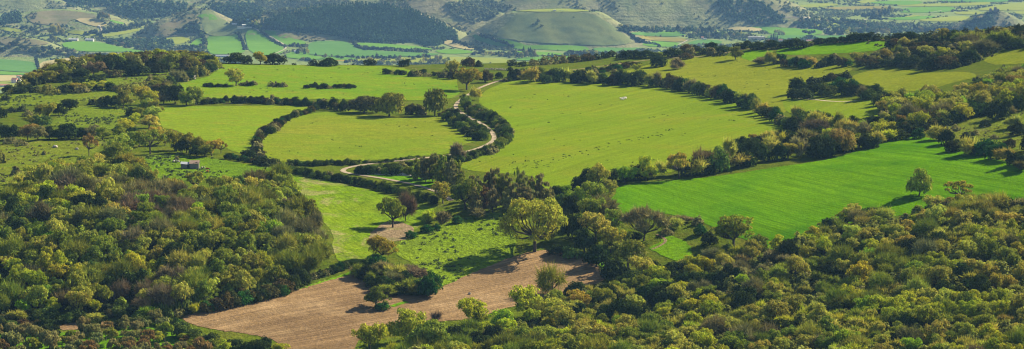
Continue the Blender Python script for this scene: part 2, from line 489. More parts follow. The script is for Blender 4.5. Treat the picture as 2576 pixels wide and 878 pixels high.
def hill_mat():
    m, nt, out = new_mat('hillside')
    co = coords(nt)
    n1 = noise(nt, co, .0032, 4, .6, 1.0); n2 = noise(nt, co, .014, 5, .7); n3 = noise(nt, co, .07, 4, .7)
    geo = nt.nodes.new('ShaderNodeNewGeometry'); sx = nt.nodes.new('ShaderNodeSeparateXYZ'); L(nt, geo.outputs['Normal'], sx.inputs[0])
    steep = ramp(nt, sx.outputs[2], .985, .94)
    flat = mixc(nt, ramp(nt, n1, .40, .60), (.135, .175, .055), (.160, .200, .055))
    flat = mixc(nt, ramp(nt, n2, .52, .70), flat, (.095, .130, .045))
    hillc = mixc(nt, ramp(nt, n1, .38, .62), (.185, .200, .080), (.205, .185, .095))
    hillc = mixc(nt, ramp(nt, n2, .48, .66), hillc, (.130, .155, .062))
    c = mixc(nt, steep, flat, hillc)
    # bushes strung along the terraces
    ma = mapped(nt, co, (.012, .012, .16)); nb = noise(nt, ma, 1.0, 4, .65, .8)
    k = nt.nodes.new('ShaderNodeMath'); k.operation = 'MULTIPLY'; L(nt, steep, k.inputs[0]); L(nt, ramp(nt, nb, .54, .66), k.inputs[1])
    k2 = nt.nodes.new('ShaderNodeMath'); k2.operation = 'MULTIPLY'; L(nt, k.outputs[0], k2.inputs[0]); k2.inputs[1].default_value = .55
    c = mixc(nt, k2.outputs[0], c, (.038, .055, .022))
    c = mixc(nt, ramp(nt, n3, .60, .78), c, (.045, .07, .024))
    d = nt.nodes.new('ShaderNodeBsdfDiffuse'); L(nt, c, d.inputs[0])
    b = nt.nodes.new('ShaderNodeBump'); b.inputs['Strength'].default_value = .8; b.inputs['Distance'].default_value = 6.0; L(nt, n3, b.inputs['Height']); L(nt, b.outputs[0], d.inputs['Normal'])
    L(nt, d.outputs[0], out.inputs[0]); return m
yy = np.concatenate([np.arange(1500, 4300, 25), np.arange(4300, 4900, 10), np.arange(4900, 7300, 4.5), np.arange(7300, 9650, 22)])
aa = np.linspace(-.40, .40, 520)
A, Y = np.meshgrid(aa, yy); X = A * Y
structure(grid_mesh('hills', X, Y, far_h(X, Y).reshape(X.shape), [hill_mat()]))

# ------------------------------------------------------------------ fields near
G_BIG = field_mat('pasture', (.150,.205,.024), (.185,.215,.034), (.21,.205,.05), big=.007, mid=.03, rows=[(R(30), 3.5, .30), (R(28), 11.0, .25)], row_c=(.105,.175,.018), fine=.3, iso=.25, drill=.09)
G_UP = field_mat('upper_pasture', (.125, .205, .030), (.165, .220, .032), (.20, .20, .06), rows=[(R(85), 6.0, .22)], row_c=(.09, .16, .025), spots=.5, fine=.5)
G_ROUND = field_mat('dry_pasture', (.185,.195,.042), (.150,.195,.034), (.215,.205,.065), big=.012, mid=.05, rows=[(R(80), 9.0, .30)], row_c=(.12,.15,.026), fine=.5, spots=.4)
G_F = field_mat('hay_meadow', (.155, .215, .032), (.185, .220, .036), (.21, .205, .06), rows=[(R(90), 7.0, .25)], row_c=(.11, .18, .025), fine=.5)
G_WHEAT = field_mat('young_wheat', (.085,.198,.001), (.118,.225,.001), (.060,.160,.001), big=.012, mid=.035, rows=[(R(-27), 2.2, .45), (R(-24), 8.0, .40)], row_c=(.028,.085,.004), fine=.35, iso=.22, drill=.13, rough_bump=.5)
G_WHEAT2 = field_mat('wheat_strip', (.125,.235,.005), (.150,.255,.006), (.10,.20,.006), rows=[(R(80), 3.5, .5)], row_c=(.04,.11,.005), fine=.5)
G_K = field_mat('sown_field', (.145, .215, .022), (.185, .225, .03), (.125, .19, .028), soil=(.20, .175, .075), soil_amt=.115, rows=[(R(-22), 2.2, .55), (R(-24), 6.5, .4)], row_c=(.085, .13, .02), spots=.5, fine=.7)
G_MOUND = field_mat('tufted_meadow', (.155, .215, .036), (.175, .215, .045), (.135, .175, .055), spots=1.0, fine=.8, rough_bump=1.0)
G_TUFT = field_mat('tufty_grass', (.145, .175, .042), (.125, .165, .042), (.165, .165, .065), spots=1.6, fine=.8, rough_bump=1.0)
G_RUST = field_mat('weedy_slope', (.135, .160, .045), (.150, .145, .055), (.125, .165, .04), soil=(.16, .13, .07), soil_amt=.05, spots=1.2, fine=.8, rough_bump=1.0)
G_SHED = field_mat('shed_meadow', (.110, .180, .024), (.135, .190, .028), (.095, .15, .04), spots=1.2, fine=.8, rough_bump=1.0)
G_TR = field_mat('ridge_pasture', (.185, .195, .036), (.200, .200, .045), (.165, .185, .036), spots=.5, fine=.5)
SOIL = field_mat('ploughed_soil', (.232, .152, .072), (.166, .108, .053), (.270, .184, .094), big=.011, mid=.05, rows=[(R(49), 2.0, .55), (R(52), 6.0, .45)], row_c=(.085, .054, .03), fine=.4, iso=.2, drill=.17, rough_bump=.5)
SOIL2 = field_mat('bare_earth', (.225, .165, .095), (.18, .135, .075), (.15, .15, .05), rows=[(R(40), 1.8, .4)], row_c=(.12, .085, .05), fine=.6, rough_bump=1.0)
ROADM = field_mat('worn_concrete', (.30, .245, .165), (.25, .205, .14), (.34, .28, .20), big=.05, mid=.3, fine=.3, rough_bump=.3)
TRACK2 = field_mat('dusty_track', (.27, .21, .12), (.22, .18, .09), (.17, .17, .05), fine=.4)
TRACK = field_mat('pale_track', (.36, .30, .20), (.32, .26, .17), (.40, .34, .24), fine=.4)
LUSH = field_mat('lush_grass', (.10, .20, .018), (.125, .215, .02), (.085, .16, .02), spots=.8, fine=.8)

FIELDS = [
 ('grass_field', G_TUFT, [(165,207),(250,187),(395,176),(480,178),(440,205),(390,214),(215,221)], .22, 'narrow tufty strip of pasture between two rows of trees'),
 ('grass_field', G_UP, [(545,159),(640,163),(760,164),(1000,166),(1040,180),(1110,192),(1150,193),(1150,215),(1160,242),(1090,254),(900,250),(700,249),(560,250),(460,240),(420,225),(452,210),(540,190)], .25, 'broad bright green pasture below the ridge bushes'),
 ('grass_field', G_TUFT, [(-30,240),(40,232),(290,227),(335,235),(250,250),(190,264),(60,268),(-30,270)], .22, 'tufty pasture at the far end of the hedged slope'),
 ('grass_field', G_TUFT, [(118,314),(185,266),(245,266),(335,270),(325,290),(335,310),(280,330),(150,322)], .23, 'small paddock thick with grass tussocks'),
 ('grass_field', G_RUST, [(-30,350),(130,348),(265,345),(260,370),(215,400),(130,440),(60,490),(-30,600)], .22, 'brownish weedy slope below the dark shrub row'),
 ('grass_field', G_F, [(398,265),(470,268),(560,268),(790,264),(805,270),(770,284),(700,300),(655,325),(640,350),(630,385),(600,387),(560,366),(480,344),(440,326),(400,322)], .25, 'smooth hay meadow edged by a hedge on every side'),
 ('grass_field', G_ROUND, [(890,276),(800,282),(735,297),(690,322),(658,352),(660,385),(676,404),(750,410),(850,410),(960,402),(1100,390),(1135,385),(1165,362),(1210,354),(1205,342),(1150,316),(1115,292),(1060,296),(980,298),(930,294)], .25, 'rounded dry pasture inside the curve of the lane'),
 ('grass_field', G_SHED, [(340,400),(420,386),(500,393),(600,410),(690,424),(720,436),(640,446),(560,446),(480,456),(410,452),(368,440)], .22, 'green clearing around the shed'),
 ('grass_field', G_BIG, [(1310,200),(1450,205),(1560,208),(1700,220),(1800,238),(1880,264),(1950,290),(2005,325),(2012,345),(1960,352),(1900,358),(1860,372),(1800,395),(1740,420),(1640,445),(1530,450),(1490,460),(1440,480),(1390,495),(1370,475),(1340,440),(1240,435),(1165,428),(1160,408),(1225,388),(1268,372),(1288,350),(1287,320),(1265,293),(1215,268),(1200,252),(1215,232),(1260,210)], .25, 'large rolling pasture where the sheep stand'),
 ('grass_field', LUSH, [(905,432),(960,435),(1040,441),(1110,455),(1100,480),(1060,468),(1010,455),(920,442)], .22, 'small triangle of grass inside the bend of the road'),
 ('grass_field', G_K, [(715,436),(800,450),(870,464),(940,482),(1000,502),(1085,524),(1110,515),(1060,550),(1075,560),(1020,592),(960,612),(930,645),(905,660),(840,664),(838,590),(812,555),(772,500),(738,470)], .25, 'sown field with streaks of bare earth below the roadside hedge'),
 ('grass_field', G_MOUND, [(1000,606),(1060,583),(1100,568),(1160,548),(1265,530),(1290,560),(1300,620),(1290,645),(1250,668),(1108,726),(1092,704),(1040,662),(990,640)], .27, 'bright tussocky meadow on the mound'),
 ('ploughed_field', SOIL, [(897,679),(878,688),(820,706),(730,732),(650,754),(520,784),(444,796),(486,820),(560,832),(640,844),(690,855),(720,885),(760,930),(890,930),(890,870),(930,840),(1000,820),(1100,810),(1200,800),(1290,770),(1400,750),(1528,706),(1522,690),(1500,668),(1462,642),(1390,626),(1320,636),(1250,660),(1112,722),(1060,748),(990,740),(940,714),(912,700)], .30, 'ploughed brown field curving through the dip'),
 ('ploughed_field', SOIL, [(148,816),(200,810),(270,810),(300,812),(270,822),(180,830),(150,832)], .26, 'sliver of ploughed earth seen between shrubs'),
 ('wheat_field', G_WHEAT, [(1550,466),(1688,454),(1810,444),(1932,424),(2057,407),(2107,394),(2182,374),(2232,356),(2270,346),(2307,344),(2357,351),(2407,367),(2482,394),(2545,412),(2590,428),(2660,450),(2680,540),(2576,528),(2444,510),(2352,530),(2224,548),(2127,562),(2050,592),(1994,614),(1932,620),(1900,614),(1850,594),(1800,574),(1745,552),(1713,543),(1658,536),(1612,541),(1575,547),(1562,568),(1535,552),(1526,540),(1524,516),(1548,490)], .3, 'vivid green young wheat on the open slope'),
 ('wheat_field', G_WHEAT2, [(1648,586),(1688,592),(1733,612),(1742,632),(1737,652),(1713,662),(1663,643),(1628,622),(1668,608),(1664,597)], .3, 'little tongue of wheat behind the bare-limbed oak'),
 ('wheat_field', G_WHEAT2, [(1920,614),(1960,616),(2000,612),(1985,628),(1940,632)], .28, 'thin yellow green strip at the foot of the wheat'),
 ('bare_earth', SOIL2, [(948,568),(990,552),(1042,572),(1038,594),(1000,608),(930,614),(925,596)], .32, 'bare earth under the lone oak in the sown field'),
 ('bare_earth', SOIL2, [(1552,532),(1566,530),(1568,548),(1558,558),(1552,548)], .36, 'scrap of bare earth at the corner of the wheat'),
 ('grass_field', G_TR, [(1540,188),(1680,150),(1750,142),(1850,139),(1900,160),(2000,165),(2080,160),(2145,165),(2140,182),(2085,192),(2012,208),(1985,240),(1990,262),(1970,290),(1940,280),(1880,256),(1800,232),(1700,212),(1600,203),(1500,200)], .24, 'dry olive green pasture above the long hedge'),
 ('wheat_field', G_WHEAT2, [(1862,146),(1873,127),(1940,126),(1946,132),(1926,146),(1908,159),(1885,152)], .3, 'small square of bright wheat near the ridge'),
 ('wheat_field', G_WHEAT2, [(1948,138),(1956,122),(2057,111),(2144,106),(2244,103),(2232,125),(2152,132),(2057,138)], .3, 'long strip of bright wheat below the ridge shrubs'),
 ('wheat_field', G_WHEAT2, [(2262,112),(2320,100),(2376,92),(2380,97),(2330,110),(2280,116)], .3, 'short strip of bright wheat among the ridge shrubs'),
 ('grass_field', G_TR, [(2128,196),(2182,178),(2257,174),(2340,184),(2420,179),(2475,190),(2380,212),(2340,228),(2240,232),(2185,218)], .24, 'dry pasture hemmed in by tall shrubs'),
 ('grass_field', G_BIG, [(1966,246),(2060,247),(2142,254),(2186,246),(2210,268),(2212,290),(2186,308),(2139,316),(2105,312),(2070,304),(2000,292),(1976,278)], .38, 'sunlit paddock below the dark shrub belt'),
 ('grass_field', G_TR, [(2468,152),(2510,131),(2576,124),(2640,128),(2640,154),(2540,162),(2500,164)], .24, 'pasture on the shoulder of the wooded ridge'),
 ('grass_field', G_RUST, [(2330,345),(2420,310),(2500,280),(2576,258),(2660,270),(2660,400),(2540,412),(2480,392),(2420,370),(2370,354)], .24, 'weedy open slope above the wheat'),
 ('grass_field', LUSH, [(-60,838),(100,842),(200,832),(420,806),(475,832),(510,870),(540,950),(-60,950)], .22, 'lush grass floor of the young orchard'),
 ('grass_field', LUSH, [(640,760),(700,742),(800,712),(880,684),(900,676),(884,692),(820,709),(730,736),(650,757)], .34, 'grassy margin along the ploughed field'),
]
for nm, mt, poly, off, lab in FIELDS: field(nm, poly, mt, off, label=lab)
ribbon('road', [(1320,190),(1283,196),(1262,202),(1244,207),(1211,219),(1190,231),(1176,240),(1158,252),(1146,263),(1146,272),(1158,283),(1184,298),(1214,312),(1236,330),(1245,345),(1240,356),(1222,366),(1200,375),(1165,384),(1126,392),(1070,398),(1019,403),(970,408),(931,413),(895,418),(868,424),(860,431),(875,436),(905,441),(944,446),(994,455),(1044,465),(1094,480),(1115,490),(1135,505)], 2.35, ROADM, .17, label='pale concrete lane winding down between hedges')
ribbon('road', [(1320,190),(1345,185),(1394,181),(1480,172),(1560,160),(1660,148),(1745,143),(1790,141),(1870,124),(1960,114),(2100,106),(2200,102),(2300,96)], 2.4, TRACK2, .17, label='pale track running on along the ridge')
ribbon('path', [(1990,247),(2040,250),(2092,256),(2142,256),(2186,249),(2206,244)], 1.6, TRACK, .17, label='faint track along the head of the paddock')
ribbon('path', [(1480,640),(1505,655),(1525,680),(1530,700)], 1.8, LUSH, .19, label='grassy edge of the ploughed field')
ribbon('path', [(1652,590),(1672,600),(1676,610),(1655,622),(1640,628)], 1.2, SOIL2, .19, label='worn track bending round the tongue of wheat')
ribbon('path', [(985,772),(1008,764),(1025,760)], 2.0, LUSH, .19, label='sliver of grass left beside the tree on the plough')

# ------------------------------------------------------------------ fields across the valley
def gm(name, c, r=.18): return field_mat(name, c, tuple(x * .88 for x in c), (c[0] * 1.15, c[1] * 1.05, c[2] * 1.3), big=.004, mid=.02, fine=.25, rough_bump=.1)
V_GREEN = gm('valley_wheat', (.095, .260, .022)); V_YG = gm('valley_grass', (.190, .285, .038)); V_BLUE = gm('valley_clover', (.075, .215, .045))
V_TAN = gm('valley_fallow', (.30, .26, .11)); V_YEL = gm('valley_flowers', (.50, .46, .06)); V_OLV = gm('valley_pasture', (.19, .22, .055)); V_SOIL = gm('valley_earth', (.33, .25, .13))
FARF = [
 (V_BLUE,[(-40,147),(50,153),(92,158),(97,182),(70,183),(-40,175)]),(V_TAN,[(96,158),(150,149),(205,144),(300,143),(300,170),(170,190),(98,182)]),
 (V_GREEN,[(-40,177),(70,185),(60,190),(-40,188)]),(V_TAN,[(-40,190),(62,191),(55,203),(-40,207)]),(V_YG,[(-40,208),(90,203),(90,225),(-40,228)]),
 (V_GREEN,[(155,108),(200,105),(250,106),(300,120),(370,131),(360,134),(290,131),(200,131),(160,120)]),
 (V_TAN,[(185,48),(245,46),(275,61),(252,71),(205,58)]),(V_GREEN,[(275,50),(315,58),(308,62),(278,56)]),
 (V_YG,[(165,76),(200,78),(250,88),(300,90),(260,94),(200,88),(170,84)]),(V_YG,[(248,90),(320,78),(358,69),(345,81),(260,95)]),(V_YG,[(-20,70),(40,72),(65,80),(30,82)]),
 (V_YG,[(405,100),(450,92),(482,99),(470,108),(430,116)]),(V_GREEN,[(474,116),(498,96),(512,99),(506,118)]),(V_YG,[(380,100),(408,101),(428,116),(390,118)]),
 (V_GREEN,[(518,93),(548,92),(575,92),(600,86),(612,110),(618,136),(560,138),(530,137),(520,125)]),(V_GREEN,[(614,74),(650,77),(690,104),(718,125),(702,140),(626,140)]),
 (V_GREEN,[(657,77),(700,80),(735,95),(780,110),(742,115),(715,113),(690,97)]),(V_YG,[(660,66),(690,51),(722,46),(755,48),(745,60),(692,67)]),
 (V_BLUE,[(782,106),(830,104),(878,106),(900,126),(960,129),(1060,134),(1120,137),(1050,144),(780,143),(772,122)]),(V_GREEN,[(895,107),(1000,113),(1085,122),(1090,127),(960,122),(905,117)]),
 (V_GREEN,[(720,133),(772,130),(780,143),(900,146),(900,153),(720,150)]),(V_YEL,[(845,151),(960,150),(1080,152),(1080,154),(845,154)]),(V_YG,[(900,146),(1180,144),(1290,150),(1290,162),(900,158)]),
 (V_GREEN,[(1090,127),(1150,124),(1200,132),(1160,137),(1110,136)]),(V_BLUE,[(1183,86),(1232,96),(1290,112),(1260,120),(1200,104)]),(V_GREEN,[(1218,91),(1290,104),(1340,119),(1290,117),(1225,99)]),(V_TAN,[(1112,100),(1150,104),(1198,122),(1180,127),(1120,115)]),
 (V_YG,[(1292,30),(1320,25),(1400,22),(1450,23),(1488,28),(1460,31),(1380,31)]),(V_GREEN,[(1290,117),(1370,113),(1440,115),(1472,117),(1486,126),(1460,131),(1340,124),(1295,124)]),
 (V_BLUE,[(1490,119),(1560,121),(1622,121),(1592,130),(1500,133)]),(V_GREEN,[(1290,129),(1350,131),(1420,135),(1420,142),(1300,140)]),(V_GREEN,[(1300,145),(1400,143),(1500,140),(1500,150),(1300,155)]),
 (V_BLUE,[(1577,81),(1700,85),(1732,88),(1690,94),(1600,90)]),(V_GREEN,[(1640,82),(1700,79),(1730,84),(1690,86)]),(V_OLV,[(1600,91),(1660,94),(1730,97),(1725,108),(1620,102)]),(V_YEL,[(1638,97),(1660,95),(1715,101),(1690,103),(1645,100)]),
 (V_GREEN,[(1625,103),(1722,109),(1700,120),(1612,117)]),(V_BLUE,[(1730,108),(1760,100),(1820,103),(1810,112),(1735,113)]),(V_TAN,[(1828,72),(1860,66),(1930,74),(1900,80),(1840,77)]),
 (V_GREEN,[(1880,68),(1925,68),(2000,72),(2070,76),(2066,89),(1990,90),(1932,86),(1925,78)]),(V_BLUE,[(1932,89),(2100,91),(2180,88),(2180,97),(2000,100),(1932,98)]),
 (V_YG,[(2022,53),(2057,54),(2120,62),(2149,67),(2094,72),(2047,68)]),(V_GREEN,[(2232,46),(2300,42),(2357,40),(2340,47),(2294,51),(2240,50)]),(V_YG,[(2302,51),(2350,46),(2412,40),(2462,46),(2422,55),(2340,55)]),
 (V_GREEN,[(2259,32),(2274,20),(2330,18),(2394,17),(2407,24),(2377,32),(2300,33)]),(V_YG,[(2447,26),(2500,15),(2557,7),(2640,7),(2640,26),(2520,28)]),(V_YG,[(2400,30),(2480,30),(2478,38),(2405,37)]),(V_YG,[(2545,28),(2640,28),(2640,37),(2560,37)]),
 (V_GREEN,[(2180,6),(2260,2),(2330,4),(2300,14),(2210,11)]),(V_YG,[(2220,12),(2440,8),(2500,3),(2490,12),(2420,16),(2290,17)]),(V_BLUE,[(2330,3),(2440,-1),(2540,-2),(2540,5),(2440,7)]),(V_YG,[(2010,14),(2070,8),(2120,12),(2080,18),(2020,20)]),
 (V_OLV,[(2050,22),(2150,16),(2250,17),(2250,24),(2120,26)]),(V_YG,[(2150,4),(2190,0),(2215,6),(2175,10)]),(V_YG,[(2270,44),(2290,40),(2320,39),(2300,43)]),
 (V_GREEN,[(490,40),(530,34),(555,50),(520,52)]),
]
for i, (mt, poly) in enumerate(FARF):
    field('valley_field', poly, mt, 1.0 + .06 * (i % 7), True, sm=1)
V_MESA = field_mat('valley_terrace_grass', (.125, .208, .088), (.150, .215, .085), (.100, .165, .075), big=.008, mid=.03, fine=.3, iso=.3, rough_bump=.3)
V_HEATH = field_mat('hill_heath_fallow', (.175, .150, .075), (.150, .140, .065), (.125, .135, .05), big=.01, mid=.04, fine=.4, iso=.35, rough_bump=.3)
for mt, poly in [(V_MESA, [(1246,90),(1268,64),(1296,38),(1330,33),(1480,32),(1515,48),(1560,80),(1598,108),(1540,117),(1470,114),(1370,110),(1300,103),(1262,98)]),
                 (V_MESA, [(506,26),(516,21),(546,40),(600,74),(614,84),(575,91),(520,92),(506,60)]), (V_HEATH, [(372,84),(418,58),(468,38),(492,34),(500,60),(498,90),(440,92),(392,94)]), (V_HEATH, [(60,38),(110,28),(170,27),(235,36),(246,46),(180,48),(160,70),(110,62),(80,60)]),
                 (V_HEATH, [(0,92),(60,96),(110,104),(130,112),(70,116),(0,114)]), (V_HEATH, [(700,80),(760,84),(840,98),(800,103),(720,98),(690,90)])]:
    field('hill_pasture', poly, mt, 1.3, True, sm=2, step=8.0)
VT = plain('valley_track', (.27, .23, .15), .9, .1, .05)
for ln, wd in ([(640,72),(660,84),(690,98),(718,115),(722,123),(705,131),(688,138)],5),([(1200,84),(1240,97),(1290,116)],4),([(1705,115),(1725,105),(1732,101)],5),([(1930,45),(1980,44),(2040,46)],5),([(2172,52),(2190,48),(2205,45)],6),([(2340,33),(2370,27)],4),([(245,90),(258,80),(252,68)],4),([(2065,88),(2120,90),(2200,86),(2240,80)],7):
    ribbon('track', ln, wd * .7, VT, 1.7, True, 2)

# ------------------------------------------------------------------ plants: one of each habit, built once
def unit(a): return a / np.maximum(1e-9, np.linalg.norm(a, axis=-1, keepdims=True))
def leaf_cloud(r, C, RX, RZ, n, size, shell=.6, aspect=1.25, radial=False, up=.25, out=.7):
    """n leaf-clump faces spread through the clumps C (k,3) with radii RX (across) and RZ (up)"""
    C = np.asarray(C); RX = np.asarray(RX); RZ = np.asarray(RZ)
    p = RX ** 2; p = p / p.sum()
    k = r.choice(len(C), n, p=p)
    d = unit(r.normal(size=(n, 3)))
    low = d[:, 2] < -.35
    d[low, 2] *= -.6; d = unit(d)
    rad = (shell + (1 - shell) * r.uniform(size=n) ** .6) * (1 + r.normal(0, .07, n))
    pos = C[k] + d * np.stack([RX[k], RX[k], RZ[k]], 1) * rad[:, None]
    nrm = unit(d * out + r.normal(size=(n, 3)) * .55 + np.array([0, 0, up]))
    s = size * r.uniform(.55, 1.35, n)
    if radial:
        t1 = unit(d + r.normal(size=(n, 3)) * .45); t2 = unit(np.cross(t1, r.normal(size=(n, 3))))
    else:
        t1 = unit(np.cross(nrm, r.normal(size=(n, 3)))); t2 = np.cross(nrm, t1)
    a = t1 * (s * aspect)[:, None] * .5; b = t2 * (s / aspect)[:, None] * .5
    # keep faces about square in metres although the plant is stretched to its height later
    Q = np.stack([pos - a, pos + b * .9 - a * .1, pos + a, pos - b * .9 + a * .1], 1)
    Q[:, :, 2] = np.maximum(Q[:, :, 2], .0)
    return Q.reshape(-1, 3)
def dome(r, n, top=1.0, low=.25, rx=(.2, .34), squash=.6, spread=.78, flat=.45):
    """clump centres over a dome"""
    C, A, B = [], [], []
    while len(C) < n:
        q = math.sqrt(r.uniform()) * spread; t = r.uniform(0, 2 * math.pi)
        rad = r.uniform(*rx)
        ztop = low + (top - low - rad * squash) * max(0, 1 - (q / (spread + .12)) ** 2) ** flat
        z = ztop - abs(r.normal(0, .10)) if r.uniform() < .75 else r.uniform(low, max(low + .02, ztop))
        c = np.array([q * math.cos(t), q * math.sin(t), z])
        C.append(c); A.append(rad); B.append(rad * squash)
    return np.array(C), np.array(A), np.array(B)
def lobed(r, boughs, per, low=.16, rx=(.15, .26), squash=.62, spread=.60):
    """clump centres over a handful of boughs of unequal height: an uneven, cauliflower outline"""
    C, A, B = [], [], []
    a0 = r.uniform(0, 6.28)
    for k in range(boughs):
        t = a0 + 6.28 * k / max(1, boughs - 1) + r.normal(0, .35); q = 0 if k == 0 else r.uniform(.38, 1) * spread
        cx, cy = q * math.cos(t), q * math.sin(t); R0 = r.uniform(.30, .48); top = r.uniform(.55, 1.0) if k else r.uniform(.8, 1.0)
        for j in range(per):
            d = r.normal(size=3); d[2] = abs(d[2]) * .9 - .25; d /= np.linalg.norm(d); rad = r.uniform(*rx)
            z = max(low + rad * squash * .6, top - R0 * squash + d[2] * (R0 - rad * .5) * squash * (1.0 if d[2] > 0 else 1.7))
            C.append([cx + d[0] * (R0 - rad * .5), cy + d[1] * (R0 - rad * .5), z]); A.append(rad); B.append(rad * squash)
    return np.array(C), np.array(A), np.array(B)
def limbs(r, C, trunk_r, fork, mat_sides=5, thin=.012, bend=.25, lean=0.0):
    V = []; Fc = []
    top = np.array([lean, r.normal(0, .03), fork])
    tube(V, Fc, [(0, 0, -.04), (lean * .3, 0, fork * .4), tuple(top)], [trunk_r * 1.35, trunk_r, trunk_r * .9], 7)
    for c in C:
        mid = top * (1 - .5) + c * .5 + np.array([c[0] * bend * .5, c[1] * bend * .5, -bend * .25 * abs(c[2] - fork) + r.normal(0, .02)])
        q1 = top * .75 + mid * .25 + np.array([0, 0, .02]); rr = trunk_r * r.uniform(.35, .55)
        tube(V, Fc, [tuple(top * .97), tuple(q1), tuple(mid), tuple(c * .92 + mid * .08), tuple(c + (c - mid) * .25)], [rr, rr * .85, rr * .6, rr * .3, thin * .4], mat_sides)
    return V, Fc
PROTO = {}
def proto(kind, crown, trunk=None, crown_mat=None, crown_name='crown'):
    """crown: leaf quads; trunk: (V, F)"""
    kx = 1.0 / np.percentile(np.hypot(crown[:, 0], crown[:, 1]), 97); kz = 1.0 / np.percentile(crown[:, 2], 99)
    crown = crown * [kx, kx, kz]
    if trunk: trunk = ([(x * kx, y * kx, z * kz) for x, y, z in trunk[0]], trunk[1])
    me = quads_mesh(kind + '_' + crown_name, crown, crown_mat or LEAF)
    tm = None
    if trunk:
        tm = bpy.data.meshes.new(kind + '_trunk'); tm.from_pydata(trunk[0], [], trunk[1]); tm.update(); tm.materials.append(BARK)
    PROTO.setdefault(kind, []).append((me, tm, crown_name))
SZ = .085
for i in range(8):                                     # broad spring oaks
    r = np.random.RandomState(100 + i)
    C, A, B = lobed(r, 7 + i % 4, 9, rx=(.10, .20))
    proto('oak', np.vstack([leaf_cloud(r, C, A * 1.1, B * 1.1, 3700, SZ * .78, .48, out=1.05), leaf_cloud(r, C * [.75, .75, .8], A, B, 400, SZ * 1.1, .2)]), limbs(r, C[r.permutation(len(C))[:12]], .05, .24))
for i in range(3):                                     # tall-stemmed open oaks that show their limbs
    r = np.random.RandomState(140 + i)
    C, A, B = dome(r, 20, rx=(.16, .26), low=.40, squash=.55, spread=.82, flat=.5)
    proto('open_oak', leaf_cloud(r, C, A, B, 1500, SZ * .95, .45), limbs(r, C, .05, .30))
for i in range(5):                                     # dense dark evergreen
    r = np.random.RandomState(200 + i)
    C, A, B = lobed(r, 5 + i % 3, 6, low=.10, rx=(.20, .32), squash=.66)
    proto('evergreen', np.vstack([leaf_cloud(r, C, A, B, 2300, SZ * .95, .72, up=.15, out=1.0), leaf_cloud(r, [[0, 0, .38]], [.72], [.42], 500, .16, .7, out=1.2)]), limbs(r, C[:5], .05, .15), LEAFD)
for i in range(6):                                     # low shrub, foliage to the ground
    r = np.random.RandomState(300 + i)
    C, A, B = lobed(r, 5 + i % 3, 5, low=.08, rx=(.22, .36), squash=.75)
    proto('shrub', np.vstack([leaf_cloud(r, C, A, B, 1500, SZ * 1.15, .7, up=.15, out=.9), leaf_cloud(r, [[0, 0, .25]], [.75], [.5], 350, .18, .75, out=1.2)]), None, LEAFD, 'foliage')
for i in range(5):                                     # loose thorny bush: twigs and thin leaf
    r = np.random.RandomState(400 + i)
    C, A, B = lobed(r, 6, 5, low=.10, rx=(.18, .30), squash=.66)
    proto('bush', np.vstack([leaf_cloud(r, C, A, B, 1500, SZ * .85, .5, out=1.1), leaf_cloud(r, C, A * 1.05, B * 1.05, 900, .20, .4, aspect=3.2, radial=True)]), None, LEAF, 'foliage')
for i in range(4):                                     # almost bare trees, fine twig sprays
    r = np.random.RandomState(500 + i)
    C, A, B = lobed(r, 7, 5, low=.16, rx=(.18, .28))
    proto('bare', np.vstack([leaf_cloud(r, C, A, B, 1500, .20, .35, aspect=4.0, radial=True), leaf_cloud(r, C, A * 1.1, B * 1.1, 1500, SZ * .72, .4)]), limbs(r, C, .045, .24), TWIG)
for i in range(4):                                     # tall slender gum trees
    r = np.random.RandomState(600 + i)
    C, A, B = [], [], []
    for k in range(17):
        z = .20 + .76 * k / 16 + r.normal(0, .02); q = r.uniform(.1, .75) * (1.1 - .8 * abs(z - .45)); t = r.uniform(0, 6.28)
        C.append([q * math.cos(t), q * math.sin(t), z]); a = r.uniform(.28, .50) * (1.25 - .7 * z); A.append(a); B.append(a * .24)
    C = np.array(C); A = np.array(A); B = np.array(B)
    cr = leaf_cloud(r, C, A, B, 1700, .14, .5, up=.0, out=.8)
    cr[:, 2] = np.maximum(.05, cr[:, 2])
    proto('gum', cr, limbs(r, C[3::4], .05, .3, bend=.0))
for i in range(4):                                     # small upright orchard trees
    r = np.random.RandomState(700 + i)
    C, A, B = dome(r, 14, rx=(.26, .40), low=.30, squash=.42, spread=.62, flat=.6)
    proto('orchard', leaf_cloud(r, C, A, B, 1300, .12, .5), limbs(r, C[:6], .06, .28))
for i in range(4):                                     # trees far off, few faces
    r = np.random.RandomState(800 + i)
    C, A, B = dome(r, 8, rx=(.32, .5), low=.2, squash=.55, spread=.55, flat=.6)
    proto('far_leafy', leaf_cloud(r, C, A, B, 190, .26, .75, up=.1, out=1.4), limbs(r, C[:3], .08, .2, 3))
for i in range(2):
    r = np.random.RandomState(850 + i)
    zz = np.linspace(.06, .97, 12); C = np.stack([zz * 0, zz * 0, zz], 1); A = .95 * np.sin(np.pi * (zz * .8 + .12)) ** .8 * (1.05 - zz * .75); B = A * .14
    proto('cypress', leaf_cloud(r, C, A, B, 260, .30, .8, up=.0, out=1.4), limbs(r, C[2:3], .09, .1, 3))

